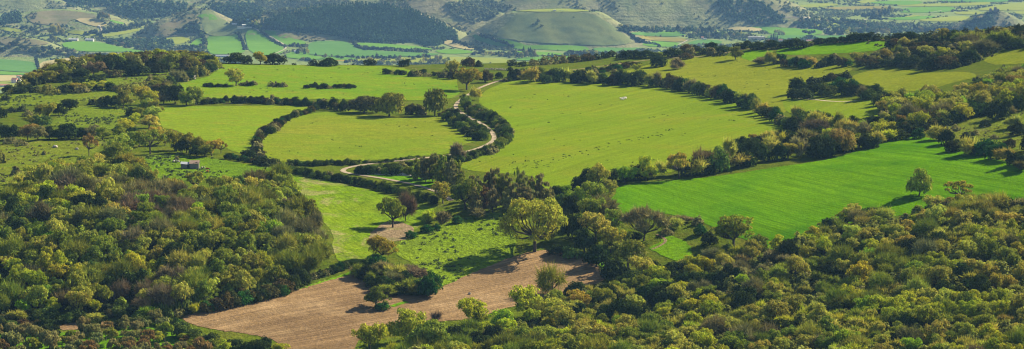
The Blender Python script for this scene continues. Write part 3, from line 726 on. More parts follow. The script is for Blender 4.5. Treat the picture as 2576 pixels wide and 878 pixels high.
# ---- singular trees
r = np.random.RandomState(31)                          # the great oak
C, A, B = dome(r, 46, rx=(.13, .22), low=.34, squash=.62, spread=.86, flat=.5)
k = C[:, 2] > .9
C2, A2, B2 = dome(r, 14, rx=(.12, .2), low=.16, squash=.5, spread=.9, flat=.3, top=.5)
keep = np.hypot(C2[:, 0], C2[:, 1]) > .55
C = np.vstack([C, C2[keep]]); A = np.concatenate([A, A2[keep]]); B = np.concatenate([B, B2[keep]])
proto('great_oak', leaf_cloud(r, C, A * 1.08, B * 1.08, 8500, .049, .45), limbs(r, C[::2], .042, .28, 6, bend=.35))
r = np.random.RandomState(33)                          # the half-bare spreading oak
C, A, B = dome(r, 34, rx=(.14, .24), low=.34, squash=.6, spread=.84, flat=.5)
proto('spreading_bare', np.vstack([leaf_cloud(r, C, A, B, 2600, .10, .3, aspect=3.2, radial=True), leaf_cloud(r, C, A, B, 1500, .05, .5)]), limbs(r, C, .04, .24, 6, bend=.3), TWIG)
r = np.random.RandomState(35)                          # flat-topped ochre oak
C, A, B = dome(r, 18, rx=(.15, .24), low=.52, squash=.5, spread=.85, flat=.5)
proto('flat_oak', leaf_cloud(r, C, A, B, 2800, .07, .5), limbs(r, C, .05, .34, 6, bend=.5))
r = np.random.RandomState(37)                          # ragged old tree, more limb than leaf
C, A, B = dome(r, 20, rx=(.12, .22), low=.30, squash=.6, spread=.75, flat=.6)
proto('ragged', np.vstack([leaf_cloud(r, C, A, B, 700, .065, .4), leaf_cloud(r, C, A * 1.3, B * 1.3, 700, .22, .3, aspect=5, radial=True)]), limbs(r, C, .06, .20, 6, lean=.12), TWIG)
for mm in (1,):
    r = np.random.RandomState(39)
    C, A, B = dome(r, 16, rx=(.1, .2), low=.3, squash=.7, spread=.8, flat=.6)
    proto('dead', leaf_cloud(r, C, A * 1.4, B * 1.4, 420, .26, .2, aspect=8, radial=True), limbs(r, C, .035, .22, 5), BARK)

# ------------------------------------------------------------------ colours of the foliage
CO = {
 'dk': ((.036, .056, .012), 'dark green'), 'dg': ((.034, .100, .016), 'deep green'), 'br': ((.090, .076, .022), 'dusky brown-green'),
 'ol': ((.212, .244, .025), 'olive green'), 'lo': ((.350, .345, .048), 'pale olive'), 'yg': ((.345, .375, .022), 'yellow-green'), 'fg': ((.230, .360, .018), 'fresh green'),
 'gu': ((.225, .210, .062), 'brownish olive'), 'gr': ((.200, .135, .040), 'rusty'),
 'oc': ((.345, .305, .034), 'ochre'), 'ru': ((.260, .190, .042), 'rusty brown'), 'gb': ((.205, .190, .065), 'grey-brown'), 'pb': ((.190, .150, .075), 'purplish brown'),
 'pg': ((.32, .34, .11), 'pale grey-green'), 'wh': ((.40, .42, .25), 'whitish'), 'mg': ((.165, .210, .022), 'mid green'), 'sg': ((.088, .130, .022), 'darkish green'),
}
KIND = {   # kind -> (object name, noun in the label, category, default proto)
 'o': ('oak_tree', 'oak', 'tree', 'oak'), 'O': ('oak_tree', 'open-crowned oak', 'tree', 'open_oak'), 'e': ('evergreen_tree', 'evergreen tree', 'tree', 'evergreen'),
 's': ('shrub', 'shrub', 'shrub', 'shrub'), 'h': ('hedge_shrub', 'hedge shrub', 'shrub', 'shrub'), 'b': ('thorn_bush', 'loose bush', 'bush', 'bush'),
 'n': ('thin_leaved_tree', 'thin-leaved tree', 'tree', 'bare'), 'g': ('gum_tree', 'slender gum tree', 'tree', 'gum'), 'a': ('orchard_tree', 'small orchard tree', 'tree', 'orchard'),
 'f': ('valley_tree', 'far tree', 'tree', 'far_leafy'), 'c': ('cypress_tree', 'far cypress', 'tree', 'cypress'), 'w': ('wood_tree', 'leafy tree', 'tree', 'oak'),
 'm': ('maquis_bush', 'evergreen bush', 'bush', 'shrub'), 't': ('slope_tree', 'leafy tree', 'tree', 'oak'),
}
PLANTS = []      # [object, u, v_mid, noun, colour word, size word, context, group, fixed label]
def jitter_col(c, r, a=.13):
    k = 1 + r.normal(0, a); return tuple(max(.008, x * k * (1 + r.normal(0, a * .45))) for x in c)
prs = np.random.RandomState(5)
LATER = []       # kinds of which the photograph shows more than could each be an object: largest first
def put(kind, P, wm, hm, col, u, v, ctx, group, label=None, proto_name=None, pick=None, hpx=20, now=False):
    if kind in 'fmtboewn' and not label and not now:
        LATER.append((kind, P, wm, hm, col, u, v, ctx, group, hpx)); return None
    name, noun, cat, pk = KIND[kind]
    lst = PROTO[proto_name or pk]
    me, tm, cn = lst[pick if pick is not None else prs.randint(len(lst))]
    c = jitter_col(CO[col][0], prs); rz = prs.uniform(0, 6.28)
    if proto_name in ('great_oak', 'spreading_bare', 'flat_oak', 'ragged'): rz = {'great_oak': .4, 'spreading_bare': 1.0, 'flat_oak': 2.0, 'ragged': 0.5}[proto_name]
    if tm is None:
        o = bpy.data.objects.new(name, me); COL.objects.link(o)
        top = o
    else:
        top = bpy.data.objects.new(name, None); COL.objects.link(top); top.empty_display_size = .2
        o = bpy.data.objects.new(cn, me); COL.objects.link(o); o.parent = top
        t = bpy.data.objects.new('trunk', tm); COL.objects.link(t); t.parent = top
    o.color = (c[0], c[1], c[2], 1)
    top.location = (P[0], P[1], P[2] - .04 * hm); top.rotation_euler = (0, 0, rz)
    top.scale = (wm * .5, wm * .5 * prs.uniform(.85, 1.1), hm)
    top['category'] = cat
    if group: top['group'] = group
    size = 'tiny' if wm < 2.6 else 'small' if wm < 5.5 else 'middling' if wm < 8.5 else 'large' if wm < 12 else 'very large'
    PLANTS.append([top, u, v - hpx * .5, noun, CO[col][1], size, ctx, group, label])
    return top
def put_px(kind, u, v, w, h, col, ctx, group, label=None, proto_name=None, pick=None, far=False):
    P = hit(u, v, far)[0]; s = ppm(P[1])
    return put(kind, P, w / s, h / s, col, u, v, ctx, group, label, proto_name, pick, h)

def listing(text, ctx, group, far=False):
    for ln in text.replace('\n', ';').split(';'):
        q = ln.split()
        if len(q) < 6: continue
        put_px(q[0], float(q[1]), float(q[2]), float(q[3]), float(q[4]), q[5], ctx, group, None, q[6] if len(q) > 6 else None, None, far)
def mixpick(mix):
    t = sum(m[0] for m in mix); x = prs.uniform(0, t)
    for m in mix:
        x -= m[0]
        if x <= 0: return m[1], m[2]
    return mix[-1][1], mix[-1][2]
def belt(line, w, h, mix, ctx, group, gap=.55, width=0.0, far=False, jit=.35):
    """a row of single plants along a line; w, h in frame units; WIDTH spreads it downwards"""
    P = smooth_open(line, 2); P = densify(P, 2.0, False)
    d = np.concatenate([[0], np.cumsum(np.hypot(*(np.diff(P, axis=0).T)))])
    # spacing in frame units is stretched where the line runs in depth
    s = 0.0; us = []; 
    while s < d[-1]:
        i = min(len(P) - 2, np.searchsorted(d, s)); t = P[i + 1] - P[i]; t = t / max(1e-6, np.hypot(*t))
        us.append((np.interp(s, d, P[:, 0]), np.interp(s, d, P[:, 1])))
        hor = math.hypot(t[0], t[1] / .30)
        s += w * gap * prs.uniform(.75, 1.3) / hor
    for u, v in us:
        k, c = mixpick(mix); z = prs.uniform(.75, 1.3)
        put_px(k, u + prs.normal(0, w * .06), v + prs.normal(0, 1.2) + prs.uniform(-.5, .5) * width, w * z, h * prs.uniform(.72, 1.28) * (.6 + .4 * z), c, ctx, group, far=far)
def wood(poly, size, height, space, mix, ctx, group, avoid=(), seed=1, far=False):
    """trees standing free of each other all over an outlined piece of land; sizes in metres"""
    r = np.random.RandomState(seed)
    B = hit(*densify(np.array(poly, float), 12).T, far)[:, :2]
    lo, hi = B.min(0), B.max(0)
    n = int((hi[0] - lo[0]) * (hi[1] - lo[1]) / (space * space) * 9)
    p = r.uniform(lo, hi, (n, 2)); p = p[in_poly(p[:, 0], p[:, 1], [tuple(q) for q in B])]
    keep = []
    cell = {}
    for q in p:
        c = (int(q[0] // space), int(q[1] // space)); ok = True
        for i in (-1, 0, 1):
            for j in (-1, 0, 1):
                for o in cell.get((c[0] + i, c[1] + j), ()):
                    if (o[0] - q[0]) ** 2 + (o[1] - q[1]) ** 2 < space * space * .72: ok = False
        if ok: cell.setdefault(c, []).append(q); keep.append(q)
    keep = np.array(keep)
    if not len(keep): return
    z = (far_h if far else near_h)(keep[:, 0], keep[:, 1])
    # frame position of each
    yc = keep[:, 1] * cp - z * sp; zc = z * cp + keep[:, 1] * sp
    u = CU + F * keep[:, 0] / yc; v = CV - F * zc / yc
    seeds = r.uniform(lo, hi, (max(3, int((hi[0] - lo[0]) * (hi[1] - lo[1]) / 420)), 2)); sm_ = [mixpick(mix) for _ in seeds]
    for i in range(len(keep)):
        if any((abs(u[i] - a[0]) < a[2] and abs(v[i] - a[1]) < a[3]) for a in avoid): continue
        k, c = sm_[int(((seeds - keep[i]) ** 2).sum(1).argmin())] if prs.uniform() < .55 else mixpick(mix)
        f = prs.uniform(.62, 1.38)
        hm = height * f * prs.uniform(.82, 1.2); wm = size * f
        if k in 'sbm': hm *= .62; wm *= .8
        s = ppm(keep[i][1])
        if v[i] - hm * s > 925 or u[i] < -420 or u[i] > 3000: continue
        put(k, (keep[i][0], keep[i][1], z[i]), wm, hm, c, u[i], v[i], ctx, group, hpx=hm * s)

# ------------------------------------------------------------------ plants one can point at
def one(kind, u, v, w, h, col, label, proto_name=None, pick=None, group=None):
    return put_px(kind, u, v, w, h, col, '', group, label, proto_name, pick)
one('o',1345,634,182,138,'oc','great spreading oak with ochre spring leaves at the edge of the ploughed field','great_oak')
one('o',988,573,78,76,'ol','round leaning oak alone on bare earth in the sown field','oak',0)
one('n',1020,556,54,70,'pb','reddish half-bare tree close behind the round oak in the sown field','bare',1)
one('o',958,655,90,64,'oc','yellow-ochre oak on the bank between ploughed field and sown field','oak',2)
one('e',950,671,58,32,'dg','deep green shrubby tree under the yellow-ochre bank oak')
one('o',946,774,72,56,'mg','small green oak standing alone in the ploughed field','oak',6)
one('s',962,779,42,20,'dg','low green shrub around the foot of the lone ploughed-field oak')
one('n',1620,606,126,88,'gb','wide half-bare oak with dark limbs above the tongue of wheat','spreading_bare')
one('o',2312,494,72,72,'ol','dense olive oak alone in the young wheat with its long shadow','evergreen',3)
one('O',2412,509,84,56,'oc','flat-topped ochre oak at the wheat edge above the slope wood','flat_oak')
one('n',1386,738,78,80,'oc','ragged old tree, more limb than leaf, at the ploughed field rim','ragged')
one('n',1097,806,44,34,'gb','leafless dead tree at the lower rim of the ploughed field','dead')
one('o',1845,622,106,84,'ol','broad olive oak standing out at the lower corner of the wheat','oak',4)
one('o',1325,802,86,86,'yg','yellow-green oak below the ragged old tree','oak',5)
one('o',1028,862,118,84,'yg','big fresh yellow-green oak on the lowest rim of the ploughed field','oak',1)
one('o',930,885,88,74,'yg','yellow-green oak nearest the ploughed field at the bottom edge','oak',0)
one('o',1078,900,124,98,'mg','mid green broad oak at the bottom edge below the dead tree','oak',2)
one('o',1196,826,92,78,'yg','bright oak on the lower rim right of the dead tree','oak',3)
one('o',1262,838,70,62,'fg','fresh green oak next to the bright lower-rim oak','oak',4)
one('b',1150,404,46,44,'pb','round purplish bush where the lane leaves the inner hedge')
one('o',1174,226,72,56,'oc','ochre-topped oak by the upper bend of the lane','oak',0)
one('o',1140,193,40,42,'lo','pale olive tree behind the ochre-topped lane oak','oak',2)
one('e',1221,208,48,32,'br','dark dome-shaped tree beside the upper lane')
one('m',1256,197,24,16,'dk','small dark bush where the upper lane bends away')
one('b',1195,252,34,32,'lo','pale bush on the inside of the upper lane bend')
one('o',594,216,52,44,'oc','ochre oak standing alone in the broad bright pasture','oak',5)
one('e',979,293,86,62,'ol','rounded greyish oak, first of the big pair above the dry pasture','evergreen',2)
one('e',1094,291,66,68,'mg','taller rounded oak, second of the big pair above the dry pasture','evergreen',4)
one('e',916,284,92,44,'br','broad dusky tree left of the big rounded pair')
one('O',224,392,46,58,'ru','tall two-tiered rusty oak on the weedy slope','open_oak',1)
one('O',378,388,82,64,'ol','large olive oak with several trunks above the shed','open_oak',2)
one('n',326,452,82,66,'oc','spreading brownish oak with bare fork left of the shed','spreading_bare')
one('O',493,482,58,54,'ol','open oak showing its pale fork below the shed','open_oak',0)
one('O',556,386,34,32,'ru','little rusty tree at the end of the row above the shed','open_oak',2)
one('o',655,163,36,34,'oc','ochre round oak on the ridge skyline','oak',4)
one('o',1626,456,68,66,'yg','yellow-green oak at the upper corner of the wheat','oak',1)
one('o',1708,450,62,70,'oc','brownish oak with dark trunk above the wheat edge','open_oak',0)
one('o',1572,462,56,46,'fg','fresh green bushy oak at the top corner of the wheat','oak',2)
one('o',2124,388,74,66,'ru','rust-coloured oak in the tree belt above the wheat','oak',3)
one('n',2050,340,68,42,'pb','purplish leafless thorn tree in the belt above the wheat','bare',2)
one('e',1964,356,26,32,'dk','small pointed dark tree on the edge of the sheep pasture')
one('m',1655,168,50,30,'dk','smooth dark dome of shrub in the ridge pasture')
one('b',1703,174,54,26,'gb','low grey-brown bush beside the dark dome in the ridge pasture')
one('o',1600,182,30,22,'yg','little yellowish tree behind the long hedge','oak',0)
one('o',1850,150,38,34,'ol','bushy oak beside the small square of bright wheat','oak',1)
one('o',1820,111,34,14,'yg','pale yellow treetop on the ridge skyline','oak',2)
one('b',1916,160,60,16,'gb','brownish scrub bank below the small square of wheat')
one('b',1080,560,46,30,'yg','pale yellow bush at the head of the mound meadow')
one('b',1114,568,44,36,'gb','grey-brown bush at the head of the mound meadow')
one('s',1150,562,34,20,'dg','deep green bush at the top edge of the mound meadow')
one('s',1074,584,38,20,'dg','spreading deep green bush on the edge of the mound meadow')
one('s',1100,578,18,16,'dg','little round deep green bush on the edge of the mound meadow')
one('s',1034,598,36,18,'dg','lowest deep green bush on the edge of the mound meadow')
one('o',1114,512,54,56,'oc','ochre oak at the foot of the gum trees','oak',5)
one('o',1170,528,88,82,'mg','big mid green oak at the foot of the gum trees','oak',0)
one('b',1200,548,62,26,'gb','grey brambly bush below the big oak at the gum trees')
one('e',1075,748,60,50,'dg','bushy green shrub-tree at the point of the scrub bank')

wood([(20,222),(110,196),(200,170),(300,154),(440,152),(545,164),(520,176),(470,178),(395,169),(250,177),(180,195),(100,214)],8.6,6.4,6.0,[(4,'e','dk'),(2,'e','br'),(2,'o','oc'),(3,'o','ol'),(2,'o','yg'),(1.5,'n','gb')],'in the ridge-end thicket','trees and shrubs of the ridge-end thicket',(),12)
# ------------------------------------------------------------------ gum trees by the road
for (u, v, w, h, c) in [(1046,452,26,56,'ol'),(1064,456,28,62,'gu'),(1084,458,30,66,'gu'),(1100,462,28,64,'ol'),(1116,466,30,72,'ol'),(1134,472,28,60,'gb'),(1152,478,28,56,'gb'),(1168,486,30,54,'ol'),
    (1188,490,30,58,'gu'),(1206,500,30,64,'gb'),(1226,506,30,72,'gr'),(1246,510,30,80,'gu'),(1262,508,26,74,'ol'),(1278,512,28,78,'gu'),(1296,514,26,84,'ol'),(1312,516,28,86,'gu'),(1330,512,26,72,'gu'),(1346,510,24,60,'ol'),
    (1364,508,28,62,'gu'),(1378,512,24,50,'gb'),(1200,528,34,58,'gu'),(1222,532,32,62,'gr'),(1244,534,32,60,'gb'),(1268,534,30,58,'gu'),(1292,532,30,62,'gb'),(1318,530,32,58,'gu'),(1345,526,30,54,'gb'),(1366,524,28,44,'gu'),
    (1072,448,24,52,'gb'),(1092,446,26,56,'gu'),(1128,452,26,50,'gu'),(1146,462,26,56,'ol'),(1182,512,30,44,'gb'),(1214,518,30,46,'gu')]:
    put_px('g', u + prs.normal(0, 4), v + prs.normal(0, 3), w * prs.uniform(1.15, 1.7), h * prs.uniform(.85, 1.2), c, 'in the stand beside the road', 'slender gum trees beside the road')

# ------------------------------------------------------------------ hedges
HD = [(6,'h','dk'),(3,'h','br'),(2,'h','dg'),(1.4,'b','gb'),(1,'b','ol')]
HR = [(6,'h','sg'),(4,'h','dk'),(2,'h','mg'),(1,'b','gb')]
def hedge(line, w, h, name, mix=HD, **k): belt(line, w, h, mix, name, 'shrubs ' + name, **k)
hedge([(808,270),(780,282),(744,293),(715,306),(699,316)],22,13,'in the hedge west of the dry pasture',gap=.45)
hedge([(700,318),(675,332),(657,346),(645,362),(645,378),(652,396),(660,408)],28,20,'in the bushy west corner of the dry pasture',gap=.5,width=8)
hedge([(735,416),(790,416),(850,415),(915,413)],24,13,'along the foot of the dry pasture',mix=HR)
hedge([(919,411),(965,408),(1019,402),(1060,397)],14,7,'in the low strip hedge above the hairpin',mix=HR)
hedge([(708,428),(769,442),(830,452),(869,460),(920,468),(970,480),(1019,492),(1060,502),(1096,512)],24,18,'in the roadside hedge below the hairpin',mix=HR,gap=.42,width=4)
hedge([(905,436),(950,437),(1000,438),(1050,441)],28,20,'in the hedge inside the hairpin',mix=HR,gap=.42)
hedge([(920,424),(980,420),(1040,414)],24,11,'in the hedge inside the hairpin',mix=HR,gap=.5)
hedge([(1122,300),(1140,314),(1158,328),(1180,342),(1200,350),(1222,352)],28,20,'in the hedge inside the lane curve',mix=HR,gap=.40,width=8)
hedge([(1132,286),(1152,296),(1180,312),(1205,324),(1222,336)],24,14,'in the hedge inside the lane curve',mix=HR,gap=.45)
hedge([(1168,262),(1180,276),(1200,290),(1230,298),(1255,312),(1272,330),(1280,350),(1272,364),(1255,376)],26,20,'in the hedge outside the lane curve',mix=HR,gap=.38,width=8)
hedge([(1200,290),(1225,300),(1250,318),(1262,336),(1262,355)],24,14,'in the hedge outside the lane curve',mix=HR,gap=.45)
hedge([(1212,384),(1180,392),(1150,398),(1100,403),(1062,405)],20,11,'in the low hedge below the lane',mix=HR,gap=.45)
hedge([(1250,380),(1225,388),(1195,396),(1165,404),(1150,406)],26,18,'in the hedge where the lane dips out of sight',mix=HR,gap=.42,width=5)
hedge([(500,262),(530,260),(560,259),(578,260)],26,16,'in the hedge above the hay meadow')
hedge([(592,259),(640,258),(690,260),(720,263),(760,266),(800,268),(815,272)],24,16,'in the hedge above the hay meadow',gap=.38)
hedge([(820,272),(845,277),(870,282)],30,26,'in the hedge above the hay meadow')
hedge([(1030,288),(1050,288),(1068,290)],28,26,'in the hedge between the big rounded pair')
hedge([(1110,292),(1135,285)],20,12,'beside the second rounded oak')
hedge([(518,219),(545,218),(575,219)],20,9,'in the broken row across the bright pasture')
hedge([(610,216),(640,215)],20,11,'in the broken row across the bright pasture')
hedge([(685,219),(706,219),(728,219)],16,10,'in the short middle row of the bright pasture')
hedge([(770,221),(800,222),(840,222),(880,222),(892,223)],20,12,'in the long middle row of the bright pasture')
hedge([(972,186),(1005,189),(1040,190),(1075,191),(1110,192)],26,13,'in the row on the far rim of the bright pasture')
hedge([(1120,197),(1150,200)],28,22,'in the row on the far rim of the bright pasture')
hedge([(1295,201),(1330,203),(1388,207),(1440,209),(1488,211),(1540,212),(1588,213),(1663,219),(1700,225),(1760,236),(1800,244),(1850,260),(1900,280),(1950,302),(1985,322),(2005,334)],36,29,'in the long hedge behind the sheep pasture',gap=.34,width=8,mix=[(6,'h','dk'),(3,'h','sg'),(2,'h','dg'),(1.4,'h','br'),(1.2,'b','lo'),(.8,'b','gb')])
hedge([(1270,206),(1290,200)],22,14,'at the near end of the long hedge')
hedge([(1300,193),(1340,190),(1400,189),(1480,184),(1560,180)],20,9,'in the low scrub along the ridge track',gap=.8)
hedge([(1480,178),(1530,176),(1570,172),(1610,166)],24,12,'in the scrub strip above the ridge track',gap=.6)
# ridge skyline
listing('''e 592 160 76 28 dk;m 690 162 62 28 dk;m 622 160 34 20 dk;m 791 165 32 15 dk;m 829 166 50 21 dk;m 812 165 26 14 dk;m 931 164 31 17 dk;m 1016 167 34 19 dk;m 1179 168 38 24 br;m 1204 168 20 14 dk;m 888 164 8 5 dk;m 740 164 16 6 br
m 1288 165 26 14 dk;m 1313 167 28 13 dk;b 1345 164 30 15 ru;b 1372 162 36 19 ru;b 1396 160 34 18 ru;b 1418 158 30 17 ru;m 1445 156 36 19 br;m 1474 153 42 19 br;m 1498 150 30 14 dk;m 1520 146 26 15 dk;m 1538 142 34 15 br;m 1560 146 24 10 dk;m 1577 148 42 22 dk;m 1600 146 34 20 dk;b 1604 132 24 10 ru;m 1628 146 50 20 dk;m 1656 142 20 10 dg;m 1676 126 46 20 dk;m 1694 142 54 22 dk;m 1726 130 40 20 br;b 1736 136 26 16 br;m 1726 148 44 15 br;m 1752 128 30 15 dk;m 1772 136 30 14 dg;b 1790 140 24 20 pg;m 1790 122 38 16 dk;m 1798 116 40 16 dk;m 1812 140 36 12 br;m 1818 130 44 16 dk;m 1858 122 32 15 dk;m 1880 120 36 18 dk;m 1906 124 50 20 dk;m 1936 118 36 15 dk;m 1948 122 48 22 dk;m 1886 108 50 10 br;m 1980 118 36 18 dk;m 2004 122 62 26 dk;m 2036 116 22 10 br
m 2062 110 38 15 dk;m 2090 110 42 17 dk;m 2120 107 40 16 dk;m 2150 105 48 24 dk;m 2176 102 46 22 dk;m 2208 100 34 15 dk;m 2222 90 26 12 br;m 2240 98 34 12 dk;m 2264 98 44 16 dk;m 2292 96 44 17 dk;m 2320 94 40 12 dk;m 2346 90 44 12 dk;m 2250 116 32 20 br;m 2236 118 24 16 dk;m 2380 86 40 10 br;m 2410 80 34 10 br;m 2204 103 22 8 br''','on the ridge above the pastures','dark shrubs along the ridge')
RIDGE2 = [(6,'m','dk'),(3,'m','br'),(1.5,'b','gb'),(1.5,'b','lo'),(1,'m','dg')]
belt([(1938,160),(1965,162),(2000,166),(2040,168),(2090,164),(2140,162)],32,24,RIDGE2,'in the belt below the long strip of wheat','shrub belt below the ridge wheat',gap=.45,width=8)
belt([(1992,244),(2030,240),(2070,236),(2110,232),(2150,244),(2185,246),(2215,258),(2236,272)],42,33,[(6,'m','dk'),(3,'m','dg'),(2,'m','sg'),(1,'b','gb')],'in the dark belt above the paddock','dark shrub belt above the paddock',gap=.40,width=16)
belt([(2130,196),(2090,204),(2060,208),(2032,216)],26,16,[(5,'m','dk'),(3,'m','br'),(1,'b','gb')],'in the shrub row beside the dry pasture','shrub row beside the dry pasture',gap=.55)
belt([(2010,300),(2040,310),(2070,318),(2100,330),(2140,332),(2190,322)],46,34,[(3,'m','dk'),(2,'b','lo'),(2,'m','sg'),(1.5,'b','ol'),(1,'n','gb'),(1,'b','fg')],'in the tangle below the paddock','thicket below the paddock',gap=.42,width=22)
# belt along the top of the wheat
belt([(1560,455),(1600,448),(1650,446),(1700,444),(1760,440),(1810,432)],52,34,[(3,'m','dk'),(3,'b','lo'),(2,'o','ol'),(2,'m','sg')],'in the tree belt above the wheat','tree belt above the wheat',gap=.5,width=8)
belt([(1760,430),(1800,418),(1840,410),(1890,402),(1940,395),(2000,388),(2050,384),(2100,380)],56,44,[(5,'m','dk'),(3,'m','sg'),(2,'b','lo'),(2,'b','gb'),(1.5,'o','oc')],'in the tree belt above the wheat','tree belt above the wheat',gap=.36,width=34)
belt([(1850,386),(1900,374),(1950,366),(2000,362),(2050,352)],44,30,[(4,'m','dk'),(2,'b','lo'),(2,'o','ru'),(1,'b','yg')],'in the tree belt above the wheat','tree belt above the wheat',gap=.42,width=16)
belt([(2050,390),(2100,384),(2150,376),(2200,362),(2240,350)],50,32,[(4,'m','dk'),(2,'b','lo'),(2,'b','yg'),(2,'m','sg'),(1,'o','ol')],'in the tree belt above the wheat','tree belt above the wheat',gap=.36,width=20)
belt([(2080,356),(2120,348),(2160,340),(2200,336),(2240,332)],48,34,[(3,'b','lo'),(3,'o','yg'),(2,'b','gb'),(2,'m','sg')],'in the tree belt above the wheat','tree belt above the wheat',gap=.42,width=18)
belt([(2240,350),(2300,338),(2340,325),(2390,305),(2440,292),(2490,278)],58,36,[(6,'m','dk'),(3,'m','br'),(1,'b','lo')],'in the dark band climbing the slope','dark band of shrubs up the slope',gap=.36,width=12)
belt([(2360,362),(2400,372),(2440,384),(2490,398),(2540,412),(2590,430)],50,34,[(3,'m','dk'),(3,'m','dg'),(2,'b','lo'),(1.5,'b','br')],'on the upper edge of the wheat','bushes on the upper edge of the wheat',gap=.5,width=22)
listing('''m 2310 348 40 26 dg;b 2350 352 44 30 lo;m 2512 300 66 50 dk;m 2560 340 50 34 dk;m 2480 318 30 16 mg;b 2550 322 44 30 lo;m 2430 350 30 18 mg;b 2535 290 40 26 gb;m 2560 280 46 40 dk;b 2400 330 30 16 pg;m 2590 380 60 40 dk;m 2540 372 36 24 br;b 2450 340 26 14 lo;b 2500 350 24 12 gb;b 2380 340 30 20 fg''','on the weedy slope above the wheat','bushes on the weedy slope')
# column of big trees between the pastures and the wheat
listing('''e 1480 470 60 48 dk;o 1506 482 74 72 oc;e 1462 488 52 46 dk;o 1500 516 76 62 ol;o 1530 500 56 50 lo;e 1536 478 34 36 dk;o 1456 520 58 52 yg;e 1440 545 58 54 dk;o 1480 560 74 66 ol;n 1516 548 70 58 gb;o 1545 584 62 60 ol;e 1440 600 66 60 dk;o 1498 606 84 72 lo;e 1470 636 70 64 dk;o 1536 636 78 70 oc;e 1500 672 76 58 dk;o 1580 676 88 74 ol;e 1545 706 80 56 dk;o 1620 706 84 64 lo;e 1590 726 76 48 sg;o 1660 724 80 56 yg;o 1565 622 50 40 ol;e 1412 530 44 44 sg;e 1400 500 40 34 dk;o 1420 500 40 36 fg;e 1690 700 70 44 dk;o 1720 690 66 42 lo;e 1632 690 60 40 dk
e 1418 580 50 52 dk;s 1400 640 52 26 dk;s 1440 650 60 30 sg;m 1762 590 40 26 dg;b 1755 565 30 20 wh;b 1700 575 60 26 lo;b 1720 560 50 18 gb;m 1784 616 52 34 dk;b 1690 560 40 16 lo;m 1600 600 40 18 dk;b 1680 590 40 18 gb''','in the tall tree column beside the wheat','tree column beside the wheat')
# scrub bank under the mound
belt([(905,700),(930,712),(960,728),(1000,742),(1050,752),(1090,740)],46,28,[(3,'b','ol'),(4,'m','dk'),(1,'b','pb'),(2,'b','gb')],'on the scrub bank below the mound','scrub bank below the mound',gap=.5,width=22)
listing('''b 905 694 44 24 pb;b 920 704 40 22 pb;b 940 694 46 26 gb;b 970 690 54 32 gb;b 1000 700 60 34 lo;m 1020 716 50 36 dk;b 1045 708 60 36 pb;b 985 716 60 32 gb;m 1090 728 52 46 dg;m 1065 738 56 40 sg;b 1030 690 50 26 pb;m 950 720 40 22 dk''','on the scrub bank below the mound','scrub bank below the mound')

# ------------------------------------------------------------------ left of the frame: belts and woods
RG = [(3,'o','oc'),(3,'o','ol'),(5,'m','dk'),(2,'e','dk'),(2,'m','br'),(1,'b','gb'),(1,'o','yg')]
listing('''o 242 168 36 30 yg;o 217 178 42 34 yg;o 277 160 38 32 yg;o 315 150 42 32 oc;o 395 152 48 34 oc;o 432 152 44 32 oc;m 350 152 40 22 br;m 372 156 38 20 dk;e 408 166 54 36 br;o 337 166 40 32 oc;o 372 168 38 26 yg;o 302 170 40 26 oc;e 270 176 50 34 dk;e 310 182 44 30 dk;o 236 192 56 38 pb;o 425 180 60 50 ol;o 447 170 40 36 yg;o 137 196 46 32 yg;o 110 202 44 28 yg;o 80 212 46 32 oc;e 180 188 46 24 dk;e 206 198 46 26 dk;m 160 206 44 22 dk;o 56 222 36 24 ol;m 30 224 40 14 dk;e 462 178 56 36 br;e 490 172 60 30 ol;o 505 160 44 24 lo;m 535 164 40 18 dk;b 548 172 30 14 br;e 350 190 60 30 dk;e 390 188 56 30 dk;m 330 190 46 20 dk;m 285 194 50 20 br;m 245 204 46 18 dk;m 200 210 40 16 dk;m 470 152 24 12 dg;m 522 152 26 12 dk;m 300 152 30 14 dk''','in the ridge-end thicket','trees and shrubs of the ridge-end thicket')
belt([(-10,238),(40,232),(100,236),(170,234),(240,229),(300,229),(360,227),(420,223)],36,18,RG,'in the row below the ridge-end thicket','row below the ridge-end thicket',gap=.42,width=6)
belt([(380,216),(430,214),(470,202),(500,192),(525,182),(548,172)],34,24,[(3,'e','dk'),(3,'o','ol'),(2,'m','dk'),(2,'b','gb')],'in the row beside the bright pasture','row beside the bright pasture',gap=.45,width=8)
belt([(398,262),(420,262),(450,264),(480,265),(500,263)],46,40,[(3,'o','ol'),(2,'n','gb'),(2,'e','dk'),(1,'o','lo')],'at the head of the hay meadow','trees at the head of the hay meadow',gap=.45,width=4)
